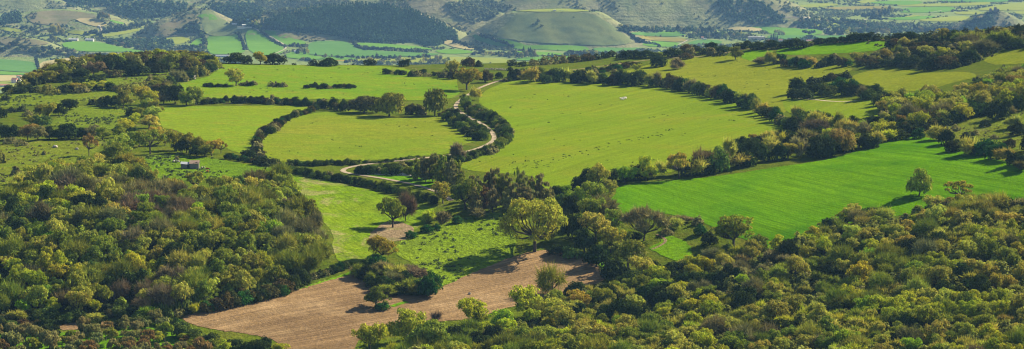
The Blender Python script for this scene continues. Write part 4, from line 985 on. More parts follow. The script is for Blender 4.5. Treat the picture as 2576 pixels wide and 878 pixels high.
listing('''m 15 252 26 14 br;o 122 300 50 42 oc;o 100 296 44 34 ol;e 175 276 48 28 dk;e 148 290 36 30 dk;o 80 318 44 30 ol;e 106 320 46 30 sg;m 55 280 30 14 br;m 4 296 36 26 dk;m 30 282 30 14 br;b 70 292 30 14 gb;m 232 264 28 16 dk;b 240 262 16 12 br;e 270 268 42 28 dk;o 310 272 56 50 ol;e 290 270 40 30 dk;o 255 268 30 24 ol
o 362 262 50 46 oc;o 352 250 44 38 lo;o 376 272 52 46 yg;o 368 288 56 42 ol;o 380 306 50 38 lo;o 390 292 44 40 ol;o 350 300 44 30 ol;o 375 322 56 32 lo;o 340 318 46 34 yg;o 318 336 50 38 yg;o 300 346 46 36 ol;e 336 346 44 26 dk;m 330 292 36 22 dk
e 25 352 56 40 dk;e 5 346 40 40 sg;o 70 352 54 42 ru;o 96 354 48 38 gb;e 125 350 44 34 dk;e 172 350 66 40 dk;e 148 352 40 28 dk;e 205 350 46 30 dk;o 232 350 50 36 gb;o 258 352 46 34 ol;b 28 362 40 18 ru;b 55 366 36 16 gb;e 190 346 40 26 sg
o 415 366 48 40 oc;o 440 378 50 52 oc;o 470 384 56 52 ol;e 458 386 50 36 dk;o 500 388 54 46 ol;o 532 392 50 42 oc;o 515 396 42 34 ol;e 490 394 44 30 dk;o 350 370 56 44 ol;o 330 380 60 50 ol;o 300 398 76 60 ol;o 395 352 44 34 oc;o 430 352 40 26 ru;b 445 402 16 10 gb;o 282 410 64 52 ol;e 240 424 44 24 dk;e 215 440 50 30 dk;b 110 390 12 10 ol;b 120 430 34 18 ru;o 145 446 56 46 yg;o 125 438 44 36 ol;o 180 452 50 40 ol;o 3 410 24 28 yg;b 40 440 30 24 mg''','on the slope beyond the shed','trees and shrubs on the slope beyond the shed')
belt([(575,400),(600,404),(630,408),(650,412)],24,12,HD,'in the low hedge behind the shed meadow','low hedge behind the shed meadow',gap=.5)
listing('''m 632 398 30 22 dk;m 618 392 26 16 dg;m 650 414 34 20 dk;m 676 416 30 18 dk;m 700 420 16 10 dk;m 664 418 26 14 sg;m 690 412 30 15 dk;m 727 418 24 12 dk;m 644 404 24 16 dg''','by the red car','dark bushes by the red car')
WL = [(7,'w','ol'),(3.2,'w','lo'),(1.4,'w','yg'),(2.0,'w','mg'),(2.2,'e','dk'),(1.8,'e','sg'),(1.3,'n','gb'),(.3,'n','pb'),(2.2,'n','ol'),(1.2,'n','lo'),(.5,'w','fg')]
SHED_KEEP = [(478,425,34,26),(530,436,45,14)]
wood([(60,456),(130,460),(200,446),(250,428),(300,424),(345,452),(400,484),(440,500),(500,508),(560,494),(600,484),(650,472),(700,466),(716,474),(728,500),(748,525),(786,570),(808,610),(812,655),(785,684),(735,710),(640,740),(540,762),(430,788),(300,792),(150,796),(-380,800),(-380,560),(-60,560),(0,540),(40,500)],7.6,7.0,5.5,WL,'in the wood below the shed','trees of the wood below the shed',SHED_KEEP,3)
belt([(735,718),(790,700),(840,684),(880,672)],30,18,[(3,'m','dk'),(2,'m','dg'),(1,'b','lo')],'along the foot of the wood','shrubs along the foot of the wood',gap=.5)
belt([(520,782),(560,776),(600,768),(650,756),(700,742),(730,730),(760,716)],46,32,[(6,'m','dk'),(3,'m','br'),(2,'m','dg')],'in the dark hedge above the ploughed field','dark hedge above the ploughed field',gap=.38,width=4)
belt([(380,800),(430,796),(480,788),(520,784)],44,24,[(3,'m','dk'),(2,'m','sg'),(2,'b','fg'),(1,'b','yg')],'in the dark hedge above the ploughed field','dark hedge above the ploughed field',gap=.45,width=8)
belt([(-20,812),(60,808),(130,806),(190,808),(250,804),(310,800),(370,800)],44,24,[(4,'m','dk'),(3,'m','sg'),(2,'b','lo'),(1,'m','br')],'at the lower edge of the wood','shrubs at the lower edge of the wood',gap=.45,width=12)
listing('''e 220 838 52 36 dk;e 240 828 40 30 dk;e 110 836 56 36 dk;e 130 852 48 36 dk;e 90 828 40 24 br;e 60 826 44 24 br;e 30 832 50 26 sg;e 20 858 44 24 dk;e 50 850 44 26 sg;e 300 818 34 16 dk;e 432 828 36 30 dk;e 460 850 56 42 sg;e 492 866 56 40 sg;e 524 876 54 40 dk;e 548 884 50 34 mg;e 585 894 60 42 dk;e 628 896 56 38 dk;e 600 880 44 28 sg;e 30 870 40 24 br;m 340 812 50 18 sg;m 380 812 50 20 ol;m 665 882 44 36 dk;o 704 894 56 34 yg;o 740 902 44 24 yg;o 556 902 60 46 yg;e 530 884 44 30 sg;e 485 868 50 34 ol;e 500 884 44 30 gb;e 0 822 50 26 dk;e 650 896 60 44 dk;m 440 824 44 24 dg;m 410 818 40 22 dk;m 290 826 30 14 dg''','at the lower end of the ploughed field','dark trees at the lower end of the ploughed field')
wood([(-300,850),(-40,842),(60,858),(150,856),(200,842),(290,826),(400,816),(440,832),(470,860),(520,884),(540,960),(-300,960)],4.8,5.0,5.4,[(5,'a','gu'),(4,'a','ol'),(3,'a','gr'),(1,'a','gb')],'in the young orchard','rows of the young orchard',(),4)

# ------------------------------------------------------------------ the wooded slope at lower right
WR = [(2.5,'t','ol'),(6,'t','lo'),(4,'t','yg'),(1.6,'t','mg'),(2.2,'e','dk'),(1.0,'b','gb'),(1.0,'n','gb'),(.2,'n','pb'),(1.8,'n','lo'),(1.4,'n','ol'),(3,'b','lo'),(2.4,'b','ol'),(1.4,'b','yg'),(.8,'t','fg'),(1.4,'m','sg'),(.4,'t','oc')]
wood([(880,940),(1000,890),(1120,880),(1180,850),(1240,850),(1290,836),(1330,816),(1370,770),(1440,758),(1510,736),(1560,732),(1640,722),(1720,716),(1770,668),(1790,640),(1870,634),(1935,640),(2000,634),(2060,604),(2130,574),(2230,560),(2330,542),(2440,520),(2560,530),(2800,560),(3000,600),(3000,1000),(1800,1020),(880,1010)],6.8,5.6,5.1,WR,'on the wooded slope','trees and bushes of the wooded slope',[(1845,620,40,22)],6)
belt([(2010,630),(2060,602),(2110,574),(2160,562),(2220,552)],50,36,[(3,'t','yg'),(3,'t','lo'),(2,'m','dk'),(2,'b','gb')],'on the lower edge of the wheat','trees on the lower edge of the wheat',gap=.5,width=10)
belt([(2350,546),(2400,540),(2450,528),(2500,526),(2560,530),(2600,536),(2800,560)],54,30,[(6,'m','dk'),(2,'m','br'),(1,'b','gb')],'on the lower edge of the wheat','trees on the lower edge of the wheat',gap=.42,width=14)
# ------------------------------------------------------------------ upper right woods
WU = [(4,'m','dk'),(2,'m','br'),(3,'b','lo'),(2.5,'b','ol'),(2,'o','yg'),(2,'o','lo'),(1.2,'n','gb'),(1,'m','sg')]
wood([(2240,128),(2300,112),(2380,96),(2440,88),(2500,80),(2580,72),(2750,54),(2900,50),(2900,112),(2660,118),(2520,126),(2470,148),(2420,170),(2340,178),(2260,168),(2180,172),(2140,158),(2200,140)],7.6,5.2,6.2,[(6,'m','dk'),(3,'m','br'),(2,'b','gb'),(2,'b','ol'),(2,'o','lo')],'in the ridge wood','bushes and trees of the ridge wood',(),8)
listing('o 2470 104 40 22 yg;b 2420 108 50 26 ol;b 2460 112 60 30 ol;b 2500 116 60 34 ol;n 2440 122 60 36 gb;b 2530 112 56 34 ol;m 2560 90 40 22 dk;m 2400 92 44 18 dk;m 2430 86 36 14 dk;m 2340 176 66 34 dk;m 2380 170 60 30 br;m 2300 168 60 30 dk;m 2440 158 60 34 dk;m 2270 164 56 30 dk;n 2480 130 60 32 gb;o 2330 140 44 26 lo;o 2370 148 56 30 yg;b 2260 138 40 22 ol;m 2560 120 50 26 sg','in the ridge wood','bushes and trees of the ridge wood')
wood([(2225,268),(2300,262),(2390,252),(2440,240),(2480,218),(2520,192),(2600,178),(2950,150),(2950,260),(2670,262),(2560,268),(2480,282),(2420,306),(2340,330),(2260,340),(2225,322),(2218,290)],8.5,7.0,6.2,[(4,'o','lo'),(3,'o','yg'),(3,'b','ol'),(2,'n','gb'),(2,'m','dk'),(1.5,'m','sg'),(1,'o','ru'),(1,'b','fg')],'in the upper slope wood','trees of the upper slope wood',(),9)

# ------------------------------------------------------------------ across the valley: trees one can tell apart
FT = [(5,'f','dk'),(3,'f','sg'),(2,'f','gb')]
FG = [(4,'f','gb'),(2,'f','lo'),(2,'f','sg')]
def fb(line, w, h, ctx, mix=FT, gap=.8, width=0): belt(line, w, h, mix, ctx, 'trees ' + ctx, gap, width, True)
for u, h in [(1317,17),(1329,15),(1334,16)]: put_px('c', u, 134, 6, h, 'dk', 'over the farm trees below the mesa', 'dark cypresses below the mesa', far=True)
for u, h in [(1940,17),(1946,20),(1950,13),(1955,15)]: put_px('c', u, 103, 4.5, h, 'dk', 'beside the red roofs', 'cypresses beside the red roofs', far=True)
fb([(1294,146),(1350,146)],11,17,'in the farm clump below the mesa',FG,.5,3)
fb([(1426,141),(1465,141)],11,14,'in the dark row under the mesa',FT,.5); fb([(1465,141),(1510,141)],11,11,'in the dark row under the mesa',FG,.6)
fb([(1058,160),(1130,160)],11,18,'in the gum row on the valley floor',FG,.5,2)
fb([(1384,146),(1410,146)],9,8,'by the valley lane',FG,.7)
fb([(478,139),(505,140),(525,141)],8,13,'in the windbreak by the long grey barn',FT,.5)
fb([(748,136),(774,136)],10,15,'in the clump by the valley farm',FG,.45,2)
put_px('f',818,148,14,14,'gb','alone in the valley wheat',None,far=True); put_px('f',794,141,7,7,'dk','small and alone at the wheat edge',None,far=True)
fb([(758,152),(785,156)],14,10,'behind the ridge skyline bushes',FG,.5)
fb([(850,146),(900,148),(960,147),(1010,149)],10,8,'strung across the valley floor',FT,1.2)
fb([(870,158),(950,160),(1020,160)],14,8,'in the strip behind the pasture',FG,.8)
fb([(888,106),(893,116),(900,124),(960,126),(1005,127),(1040,131),(1070,132)],9,7,'in the hedge through the blue-green fields',FT,.6)
fb([(1030,146),(1080,146)],10,9,'near the gum row',FG,.8)
fb([(730,117),(770,119)],9,7,'at the corner of the track',FT,.6)
fb([(655,80),(680,100),(700,114),(722,120)],7,6,'along the valley track',FT,.8)
fb([(505,90),(515,104),(518,116),(512,128)],11,11,'in the hedge left of the bright valley wheat',FT,.5)
fb([(452,125),(480,124),(508,122)],12,11,'around the pinkish farmhouse',FT,.5,3)
fb([(468,75),(480,70),(494,66)],11,8,'in the grove on the cone hill',FG,.35,14); fb([(450,80),(480,82),(510,84)],10,8,'in the grove on the cone hill',FT,.4,8)
fb([(475,24),(482,23)],8,7,'on top of the cone hill',FT,.6)
fb([(125,85),(140,84),(160,86)],12,20,'in the rusty gum clump',[(3,'f','oc'),(1,'f','gb')],.4,2)
fb([(250,47),(262,50),(275,52)],10,17,'in the gum clump by the orchard',[(3,'f','gb')],.4)
fb([(55,75),(75,78),(95,80)],13,9,'on the meadow by the round hill',FT,.8,8); fb([(180,75),(185,74)],12,9,'beside the little meadow',FT,.5)
fb([(215,88),(222,88),(242,82)],11,8,'by the barn lane',FT,.7); fb([(255,82),(300,76),(350,66),(380,62)],10,8,'in the hedge above the barns',FT,.5,4)
fb([(255,98),(250,90),(236,84)],9,8,'by the barn lane',FT,.5); fb([(130,100),(140,104),(150,104)],10,12,'left of the barns',FG,.5)
fb([(270,104),(320,108),(380,106),(430,110)],11,7,'in the grey olive grove',[(4,'f','gb'),(1,'f','sg')],.5,14); fb([(275,110),(330,120),(390,124)],11,8,'in the grey olive grove',FT,.5,5)
fb([(0,122),(40,118),(80,124),(110,128),(150,126),(190,136)],14,10,'on the low bushy hill',FT,.45,16)
fb([(100,138),(150,142),(200,146),(225,146)],14,10,'under the low bushy hill',FT,.55,6)
fb([(90,152),(94,166),(98,178)],7,6,'in the hedge between the two pale fields',FT,.7)
fb([(590,58),(620,55),(650,52)],12,10,'above the white farm roofs',FT,.5,6); fb([(636,66),(645,70),(640,62)],12,14,'beside the white farm roofs',FG,.5)
fb([(655,72),(700,74),(740,72),(760,66)],12,9,'below the hillside meadow',FT,.5,4)
fb([(600,86),(606,98),(612,112),(614,128)],6,6,'between the two valley wheat fields',FT,.8)
fb([(1560,72),(1600,76),(1650,80)],10,9,'in the belt at the big hill foot',FG,.5,5); fb([(1640,84),(1655,83)],9,17,'in the belt at the big hill foot',FG,.5)
fb([(1705,82),(1740,84),(1780,84),(1800,80)],10,16,'in the tall belt at the big hill foot',FT,.5,4)
fb([(1735,96),(1750,100),(1790,98),(1820,96)],11,14,'in the tall belt at the big hill foot',FT,.45,8); fb([(1800,92),(1850,94),(1890,94)],11,12,'in the wood right of the white house',FG,.45,8)
fb([(1570,78),(1590,92),(1605,102)],8,6,'down the mesa end',FG,.6); fb([(1604,104),(1640,112),(1660,118)],8,7,'by the yellow field',FT,.6)
fb([(1952,88),(1975,90)],12,14,'in the pale poplar clump',[(3,'f','pg')],.5); fb([(2022,84),(2050,84)],9,6,'in the dark line on the plain',FT,.4); fb([(2074,88),(2095,88),(2125,87)],7,14,'in the straight windbreak',FT,.4)
fb([(2050,73),(2058,74)],8,12,'by the white plain house',FG,.5); fb([(2062,76),(2070,76)],10,8,'by the white plain house',FT,.5)
fb([(2025,98),(2035,100),(2050,102),(2058,101)],12,11,'around the hidden hamlet',FT,.6)
fb([(2130,84),(2160,80),(2210,82),(2240,84)],12,12,'in the valley plain wood',FG,.45,8); fb([(2000,62),(2060,58),(2120,60),(2160,66),(2200,72)],12,10,'in the valley plain wood',FT,.42,12)
fb([(2195,40),(2220,36),(2245,34)],9,13,'in the gum plantation',FG,.3,10); fb([(2170,42),(2195,46),(2215,46)],11,8,'in the gum plantation',FT,.4,8)
fb([(2290,80),(2340,78),(2390,76)],11,9,'below the terraces',FT,.5,4); fb([(2300,76),(2320,74)],10,8,'below the terraces',FG,.5)
fb([(2425,72),(2445,62),(2460,54)],11,11,'on the castle hill flank',FT,.4,6); fb([(2400,80),(2420,78)],12,10,'on the castle hill flank',FT,.5)
fb([(2480,42),(2490,38)],8,6,'on the castle hill top',FT,.7)
fb([(930,150),(990,152),(1050,151)],12,7,'in the strip behind the pasture',FG,.9)
fb([(1140,104),(1160,112),(1190,124),(1220,132)],10,8,'along the lane under the pines',FT,.6); fb([(1210,88),(1240,100),(1290,118)],8,7,'along the field lane',FT,.7); fb([(1190,140),(1240,138),(1290,140)],12,9,'in the lane-side wood',FG,.6,6)

def cloud_stuff(name, label, items, mat, col, nq, size, conif=False, seed=1):
    """plants of a far-off mass: ITEMS (x, y, z, width, height)"""
    r = np.random.RandomState(seed); it = np.array(items); n = len(it)
    d = unit(r.normal(size=(n, nq, 3))); d[:, :, 2] = np.abs(d[:, :, 2])
    if conif:
        t = r.uniform(0, 1, (n, nq)) ** .8; a = r.uniform(0, 6.28, (n, nq)); q = (1.02 - t) * .5
        pos = np.stack([q * np.cos(a), q * np.sin(a), t], -1); d = unit(np.stack([np.cos(a), np.sin(a), .5 + 0 * a], -1))
    else:
        A = r.normal(size=(n, 1, 3)) * 3.2; A2 = r.normal(size=(n, 1, 3)) * 6.0
        lob = 1 + .20 * np.sin((d * A).sum(-1, keepdims=True) + r.uniform(0, 6, (n, 1, 1))) + .12 * np.sin((d * A2).sum(-1, keepdims=True))
        pos = d * lob * np.array([.5, .5, 1.0]) * r.uniform(.75, 1.05, (n, nq, 1))
    W = it[:, None, 3:4]; H = it[:, None, 4:5]
    pos = pos * np.concatenate([W, W, H], -1) + it[:, None, :3]
    nrm = unit(d + r.normal(size=d.shape) * .35)
    t1 = unit(np.cross(nrm, r.normal(size=d.shape))); t2 = np.cross(nrm, t1)
    s = (np.minimum(W, H) * size * r.uniform(.7, 1.3, (n, nq, 1)))
    Q = np.stack([pos - t1 * s, pos + t2 * s, pos + t1 * s, pos - t2 * s], 2).reshape(-1, 3)
    me = quads_mesh(name, Q, mat); o = bpy.data.objects.new(name, me); COL.objects.link(o); o.color = (*col, 1)
    o['kind'] = 'stuff'; o['label'] = label
    return o
def project(x, y, z):
    yc = y * cp - z * sp; zc = z * cp + y * sp
    return CU + F * x / yc, CV - F * zc / yc
r = np.random.RandomState(77)
# the pine plantation on its hill
B = hit(*densify(np.array([(655,60),(700,46),(770,30),(860,18),(960,18),(1030,30),(1070,48),(1110,66),(1150,92),(1150,100),(1125,105),(1100,116),(1070,116),(1045,106),(960,110),(880,100),(800,84),(720,80)], float), 8).T, True)[:, :2]
lo, hi = B.min(0), B.max(0); P = r.uniform(lo - 8, hi + 8, (40000, 2)); P = P[in_poly(P[:, 0], P[:, 1], [tuple(q) for q in B])]
cells = {}; 
for q in P: cells.setdefault((int(q[0] // 4.6), int(q[1] // 4.6)), q)
P = np.array(list(cells.values())); z = far_h(P[:, 0], P[:, 1])
cloud_stuff('pine_forest', 'dark pine plantation covering its hill across the valley', [(P[i, 0], P[i, 1], z[i] - .5, r.uniform(4, 8), r.uniform(8, 17)) for i in range(len(P))], LEAFD, (.060, .108, .042), 16, .30, True, 5)
# scrub and olives over the far hills
FP = [np.array(p, float) for _, p in FARF]
def far_scatter(n, seed, thr):
    r = np.random.RandomState(seed); y = 4500 + (7400 - 4500) * r.uniform(size=n); x = y * r.uniform(-.25, .25, n)
    g = np.sin(x / 71 + 1.3 * np.sin(y / 47)) + np.sin(y / 63 + 1.7 * np.sin(x / 83)) + .8 * np.sin(x / 23 + y / 31)
    z = far_h(x, y); u, v = project(x, y, z)
    ok = (g + r.normal(0, .28, n) > thr) & (v > -30) & (v < 175) & (u > -80) & (u < 2660)
    for p in FP:
        lo, hi = p.min(0), p.max(0); m = ok & (u > lo[0]) & (u < hi[0]) & (v > lo[1]) & (v < hi[1])
        if m.any(): ok[np.where(m)[0][in_poly(u[m], v[m], [tuple(q) for q in p])]] = False
    # the mesa face, the cone's right side and the big hill's face are mostly open ground
    for (a, b, c, d) in [(1240,1615,30,118),(500,620,25,95),(1560,1800,-20,72),(100,185,28,60)]:
        ok &= ~((u > a) & (u < b) & (v > c) & (v < d) & (r.uniform(size=n) < .93))
    return x[ok], y[ok], z[ok], r
x, y, z, r = far_scatter(46000, 3, .55)
cloud_stuff('scrub', 'dark scrub spread over the far hills', [(x[i], y[i], z[i] - .4, *(lambda s: (s, s * .7))(r.uniform(3.5, 8))) for i in range(len(x))], LEAFD, (.055, .085, .036), 10, .42, False, 6)
x, y, z, r = far_scatter(26000, 8, .0)
cloud_stuff('olive_groves', 'grey-green olive groves on the far hills', [(x[i], y[i], z[i] - .4, *(lambda s: (s, s * .75))(r.uniform(4, 8))) for i in range(len(x))], LEAF, (.115, .128, .060), 10, .42, False, 7)

for kd, most, nm, lab, cname in (('f', 290, 'valley_trees', 'smaller trees dotted over the far valley', (.035, .052, .024)), ('m', 290, 'low_scrub', 'smaller evergreen bushes along the ridges', (.045, .058, .020)), ('b', 290, 'loose_scrub', 'smaller loose bushes among the trees', (.20, .19, .065)), ('n', 270, 'thin_canopy', 'smaller thin-leaved trees among the woods', (.20, .21, .045)), ('w', 290, 'wood_canopy', 'smaller trees closing the canopy of the wood', (.165, .215, .024)), ('o', 255, 'oak_wood', 'smaller oaks filling the thickets', (.20, .20, .035)), ('e', 270, 'evergreen_wood', 'smaller evergreens filling the thickets', (.046, .060, .018)), ('t', 290, 'slope_wood', 'smaller leafy trees of the wooded slope', (.19, .205, .04))):
    q = sorted([p for p in LATER if p[0] == kd], key=lambda p: -p[2] * p[3] * ppm(p[1][1]) ** 2)
    beyond = [p for p in q if not (-25 < p[5] < 2601 and p[6] - p[9] < 880)]; q = [p for p in q if -25 < p[5] < 2601 and p[6] - p[9] < 880]
    for p in q[:most]: put(*p[:9], hpx=p[9], now=True)
    q = q + beyond; most = len(q) - len(beyond) if len(q) - len(beyond) < most else most
    if q[most:]:
        cloud_stuff(nm, lab, [(p[1][0], p[1][1], p[1][2] - .2, p[2], p[3]) for p in q[most:]], LEAF if kd in 'tbown' else LEAFD, cname, {'f': 60, 'm': 260, 't': 700, 'b': 400, 'o': 700, 'e': 500, 'w': 700, 'n': 500}[kd], {'f': .26, 'm': .14, 't': .09, 'b': .12, 'o': .09, 'e': .11, 'w': .09, 'n': .09}[kd], False, 91)

def dense(name, label, polys, gap, wid, hgt, mat, col, seed):
    r = np.random.RandomState(seed); it = []
    for poly, k in polys:
        B = np.array(poly, float); lo, hi = B.min(0), B.max(0); n = int((hi[0] - lo[0]) * (hi[1] - lo[1]) * k)
        p = r.uniform(lo, hi, (n, 2)); p = p[in_poly(p[:, 0], p[:, 1], poly)]
        for q in hit(p[:, 0], p[:, 1], True):
            s = r.uniform(.6, 1.4); it.append((q[0], q[1], q[2] - .5, wid * s, hgt * s * r.uniform(.8, 1.2)))
    cloud_stuff(name, label, it, mat, col, 14, .34, False, seed)
dense('hill_wood', 'dark woods on the hills behind the cone hill and the farms', [([(530,9),(640,8),(662,22),(650,58),(606,56),(560,40),(532,22)], .08), ([(160,0),(380,0),(380,11),(280,17),(170,19)], .07), ([(0,38),(50,32),(54,56),(0,62)], .10),
   ([(380,6),(470,8),(470,22),(420,40),(350,50),(300,38),(280,22)], .07), ([(560,60),(650,64),(760,62),(780,86),(720,77),(660,74)], .06), ([(470,66),(500,60),(502,84),(450,84)], .12), ([(2400,80),(2450,58),(2490,36),(2500,60),(2480,78)], .12), ([(1560,70),(1700,72),(1800,76),(1800,84),(1560,80)], .07), ([(2010,56),(2150,58),(2250,72),(2330,76),(2330,84),(2150,82),(2010,70)], .08), ([(1800,0),(1920,5),(1985,58),(1900,66),(1820,40)], .03), ([(260,100),(420,100),(450,118),(380,128),(280,112)], .05)], 6, 7, 6.5, LEAFD, (.058, .098, .040), 61)
dense('olive_groves', 'grey-green olive groves terraced above the pine plantation', [([(640,0),(860,0),(850,13),(760,22),(690,40),(655,34)], .10), ([(1120,6),(1240,0),(1290,18),(1250,40),(1190,62),(1140,44)], .07), ([(960,0),(1010,2),(1035,16),(960,12)], .06), ([(2150,26),(2260,22),(2300,30),(2240,34),(2150,38)], .06), ([(1940,10),(2020,24),(2140,32),(2140,48),(2010,46)], .06), ([(2180,60),(2420,58),(2470,50),(2440,66),(2330,72),(2200,70)], .05), ([(245,52),(300,64),(380,60),(400,78),(330,74),(260,76)], .04)], 6, 6, 5, LEAF, (.130, .160, .080), 62)

# ------------------------------------------------------------------ tussocks and weeds in the near pastures (nobody could count these)
def tufts(name, label, polys, dens, wid, hgt, col, seed, cluster=.4):
    r = np.random.RandomState(seed); it = []
    for poly in polys:
        B = hit(*densify(np.array(poly, float), 8).T)[:, :2]; lo, hi = B.min(0), B.max(0)
        n = int((hi[0] - lo[0]) * (hi[1] - lo[1]) * dens); p = r.uniform(lo, hi, (n, 2)); p = p[in_poly(p[:, 0], p[:, 1], [tuple(q) for q in B])]
        if not len(p): continue
        g = np.sin(p[:, 0] / 9 + 2 * np.sin(p[:, 1] / 21)) + np.sin(p[:, 1] / 13 + 1.5 * np.sin(p[:, 0] / 17))
        p = p[g + r.normal(0, .6, len(p)) > cluster]
        z = near_h(p[:, 0], p[:, 1])
        for i in range(len(p)):
            s = r.uniform(.6, 1.5); it.append((p[i, 0], p[i, 1], z[i] + .1, wid * s, hgt * s))
    cloud_stuff(name, label, it, LEAF, col, 12, .5, False, seed)
tufts('grass_tussocks', 'tussocks of darker grass dotting the pastures', [FIELDS[11][2], FIELDS[2][2], FIELDS[3][2], FIELDS[7][2]], .10, 1.5, .55, (.075, .105, .032), 21, .2)
tufts('weed_clumps', 'brownish weeds on the rough slopes', [FIELDS[4][2], FIELDS[26][2], FIELDS[0][2]], .05, 1.2, .5, (.125, .125, .045), 22, .0)
tufts('thistle_patches', 'small dark thistle patches scattered in the open pastures', [FIELDS[8][2]], .005, 1.4, .32, (.070, .105, .030), 23, .9)
tufts('thistle_patches', 'small dark thistle patches in the dry and the bright pastures', [FIELDS[6][2], FIELDS[1][2], FIELDS[19][2]], .007, 1.3, .32, (.065, .095, .030), 24, .7)
# line of thistles across the sheep pasture
it = []; P = hit(*densify(smooth_open([(1300,424),(1400,402),(1480,382),(1530,366),(1620,348),(1700,326)], 2), 1.3, False).T)
for q in P:
    for k in range(2):
        if r.uniform() < .17: x, y = q[0] + r.normal(0, 2.2), q[1] + r.normal(0, 6); it.append((x, y, near_h(x, y)[0] + .1, r.uniform(.7, 1.6), r.uniform(.2, .4)))
cloud_stuff('thistle_patches', 'broken line of dark thistles across the sheep pasture', it, LEAF, (.055, .085, .03), 12, .5, False, 30)
# cane beside the ploughed field, and low growth under the woods
def reeds(poly, n, h, seed):
    r = np.random.RandomState(seed); B = hit(*densify(np.array(poly, float), 6).T)[:, :2]; lo, hi = B.min(0), B.max(0)
    p = r.uniform(lo, hi, (n * 4, 2)); p = p[in_poly(p[:, 0], p[:, 1], [tuple(q) for q in B])][:n]; z = near_h(p[:, 0], p[:, 1]); m = len(p)
    hh = h * r.uniform(.6, 1.2, m); a = r.uniform(0, 3.14, m); dx = np.cos(a) * .35; dy = np.sin(a) * .35; lx = r.normal(0, .4, m); ly = r.normal(0, .4, m)
    Q = np.stack([np.stack([p[:, 0] - dx, p[:, 1] - dy, z], 1), np.stack([p[:, 0] + dx, p[:, 1] + dy, z], 1), np.stack([p[:, 0] + dx * .4 + lx, p[:, 1] + dy * .4 + ly, z + hh], 1), np.stack([p[:, 0] - dx * .4 + lx, p[:, 1] - dy * .4 + ly, z + hh], 1)], 1).reshape(-1, 3)
    return Q
Q = np.vstack([reeds([(385,782),(430,770),(480,760),(520,748),(522,766),(470,784),(410,792)], 900, 3.2, 41), reeds([(640,736),(665,722),(695,712),(697,728),(660,744)], 500, 3.0, 42)])
me = quads_mesh('reeds', Q, LEAF); o = bpy.data.objects.new('reeds', me); COL.objects.link(o); o.color = (.15, .20, .035, 1); o['kind'] = 'stuff'; o['label'] = 'yellow-green cane growing at the foot of the wood'
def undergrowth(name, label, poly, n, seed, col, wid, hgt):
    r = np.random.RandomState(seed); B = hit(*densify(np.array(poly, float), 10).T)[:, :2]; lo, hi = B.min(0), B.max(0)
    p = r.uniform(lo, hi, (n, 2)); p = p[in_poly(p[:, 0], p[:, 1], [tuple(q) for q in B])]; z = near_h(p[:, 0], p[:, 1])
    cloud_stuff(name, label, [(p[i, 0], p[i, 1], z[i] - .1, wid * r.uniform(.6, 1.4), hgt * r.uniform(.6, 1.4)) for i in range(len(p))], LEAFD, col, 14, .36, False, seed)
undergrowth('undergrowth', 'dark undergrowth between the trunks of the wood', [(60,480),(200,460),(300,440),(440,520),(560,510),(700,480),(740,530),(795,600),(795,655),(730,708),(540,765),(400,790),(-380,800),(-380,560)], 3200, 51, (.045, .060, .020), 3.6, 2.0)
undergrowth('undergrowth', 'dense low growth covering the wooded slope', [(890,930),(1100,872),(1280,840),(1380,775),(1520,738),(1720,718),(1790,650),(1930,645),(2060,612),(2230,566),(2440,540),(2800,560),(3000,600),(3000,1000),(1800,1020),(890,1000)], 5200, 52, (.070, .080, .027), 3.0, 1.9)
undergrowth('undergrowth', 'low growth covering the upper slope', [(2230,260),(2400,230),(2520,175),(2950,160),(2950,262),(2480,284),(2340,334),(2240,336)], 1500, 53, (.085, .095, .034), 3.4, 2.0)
undergrowth('undergrowth', 'low scrub covering the ridge', [(1480,172),(1620,146),(1760,128),(1900,114),(2100,104),(2300,92),(2576,66),(2660,66),(2660,110),(2440,160),(2240,160),(2240,122),(2100,110),(1960,118),(1860,128),(1740,142),(1600,160)], 700, 54, (.085, .085, .038), 3.0, 1.3)

# ------------------------------------------------------------------ built things
M_WHITE = plain('limewash', (.21, .19, .16), .9, .25, 1.2); M_GREYM = plain('grey_sheet_metal', (.22, .24, .27), .7, .15, .8); M_TILE = plain('weathered_tiles', (.17, .115, .08), .9, .4, 2.2)
M_DARK = plain('dark_gap', (.02, .018, .016), .9, .2); M_WOOD = plain('old_timber', (.18, .12, .08), .9, .35, 3.0)
M_RED = plain('red_paint', (.42, .035, .035), .35, .1); M_GLASS = plain('dark_glass', (.03, .035, .04), .12, .1); M_RUB = plain('rubber', (.02, .02, .02), .8, .1); M_LAMP = plain('lamp_glass', (.7, .7, .66), .2, .1)
M_ROOFR = plain('terracotta_roof', (.42, .16, .09), .85, .3, .5); M_WALLP = plain('pink_plaster', (.62, .46, .38), .9, .12, .3); M_WALLW = plain('pale_plaster', (.70, .66, .58), .9, .1, .3)
M_ROOFW = plain('white_sheeting', (.62, .60, .55), .6, .06, .1); M_ROOFG = plain('grey_roof', (.42, .42, .42), .8, .15, .2); M_BLUE = plain('blue_sheeting', (.10, .30, .50), .6, .1, .2); M_CONC = plain('old_concrete', (.55, .50, .42), .9, .2, .8)
M_WOOL = plain('wool', (.82, .75, .62), .95, .12, 6.0); M_FACE = plain('sheep_face', (.30, .22, .16), .9, .2, 8.0); M_RUIN = plain('ruin_stone', (.20, .17, .14), .95, .3, .2)

def part(name, boxes, mat, parent, prisms=()):
    V = []; Fc = []
    for b in boxes: box(V, Fc, *b)
    for p in prisms: prism(V, Fc, *p)
    return mesh_obj(name, V, Fc, mat, parent)
def place(u, v, far=False): return hit(u, v, far)[0]
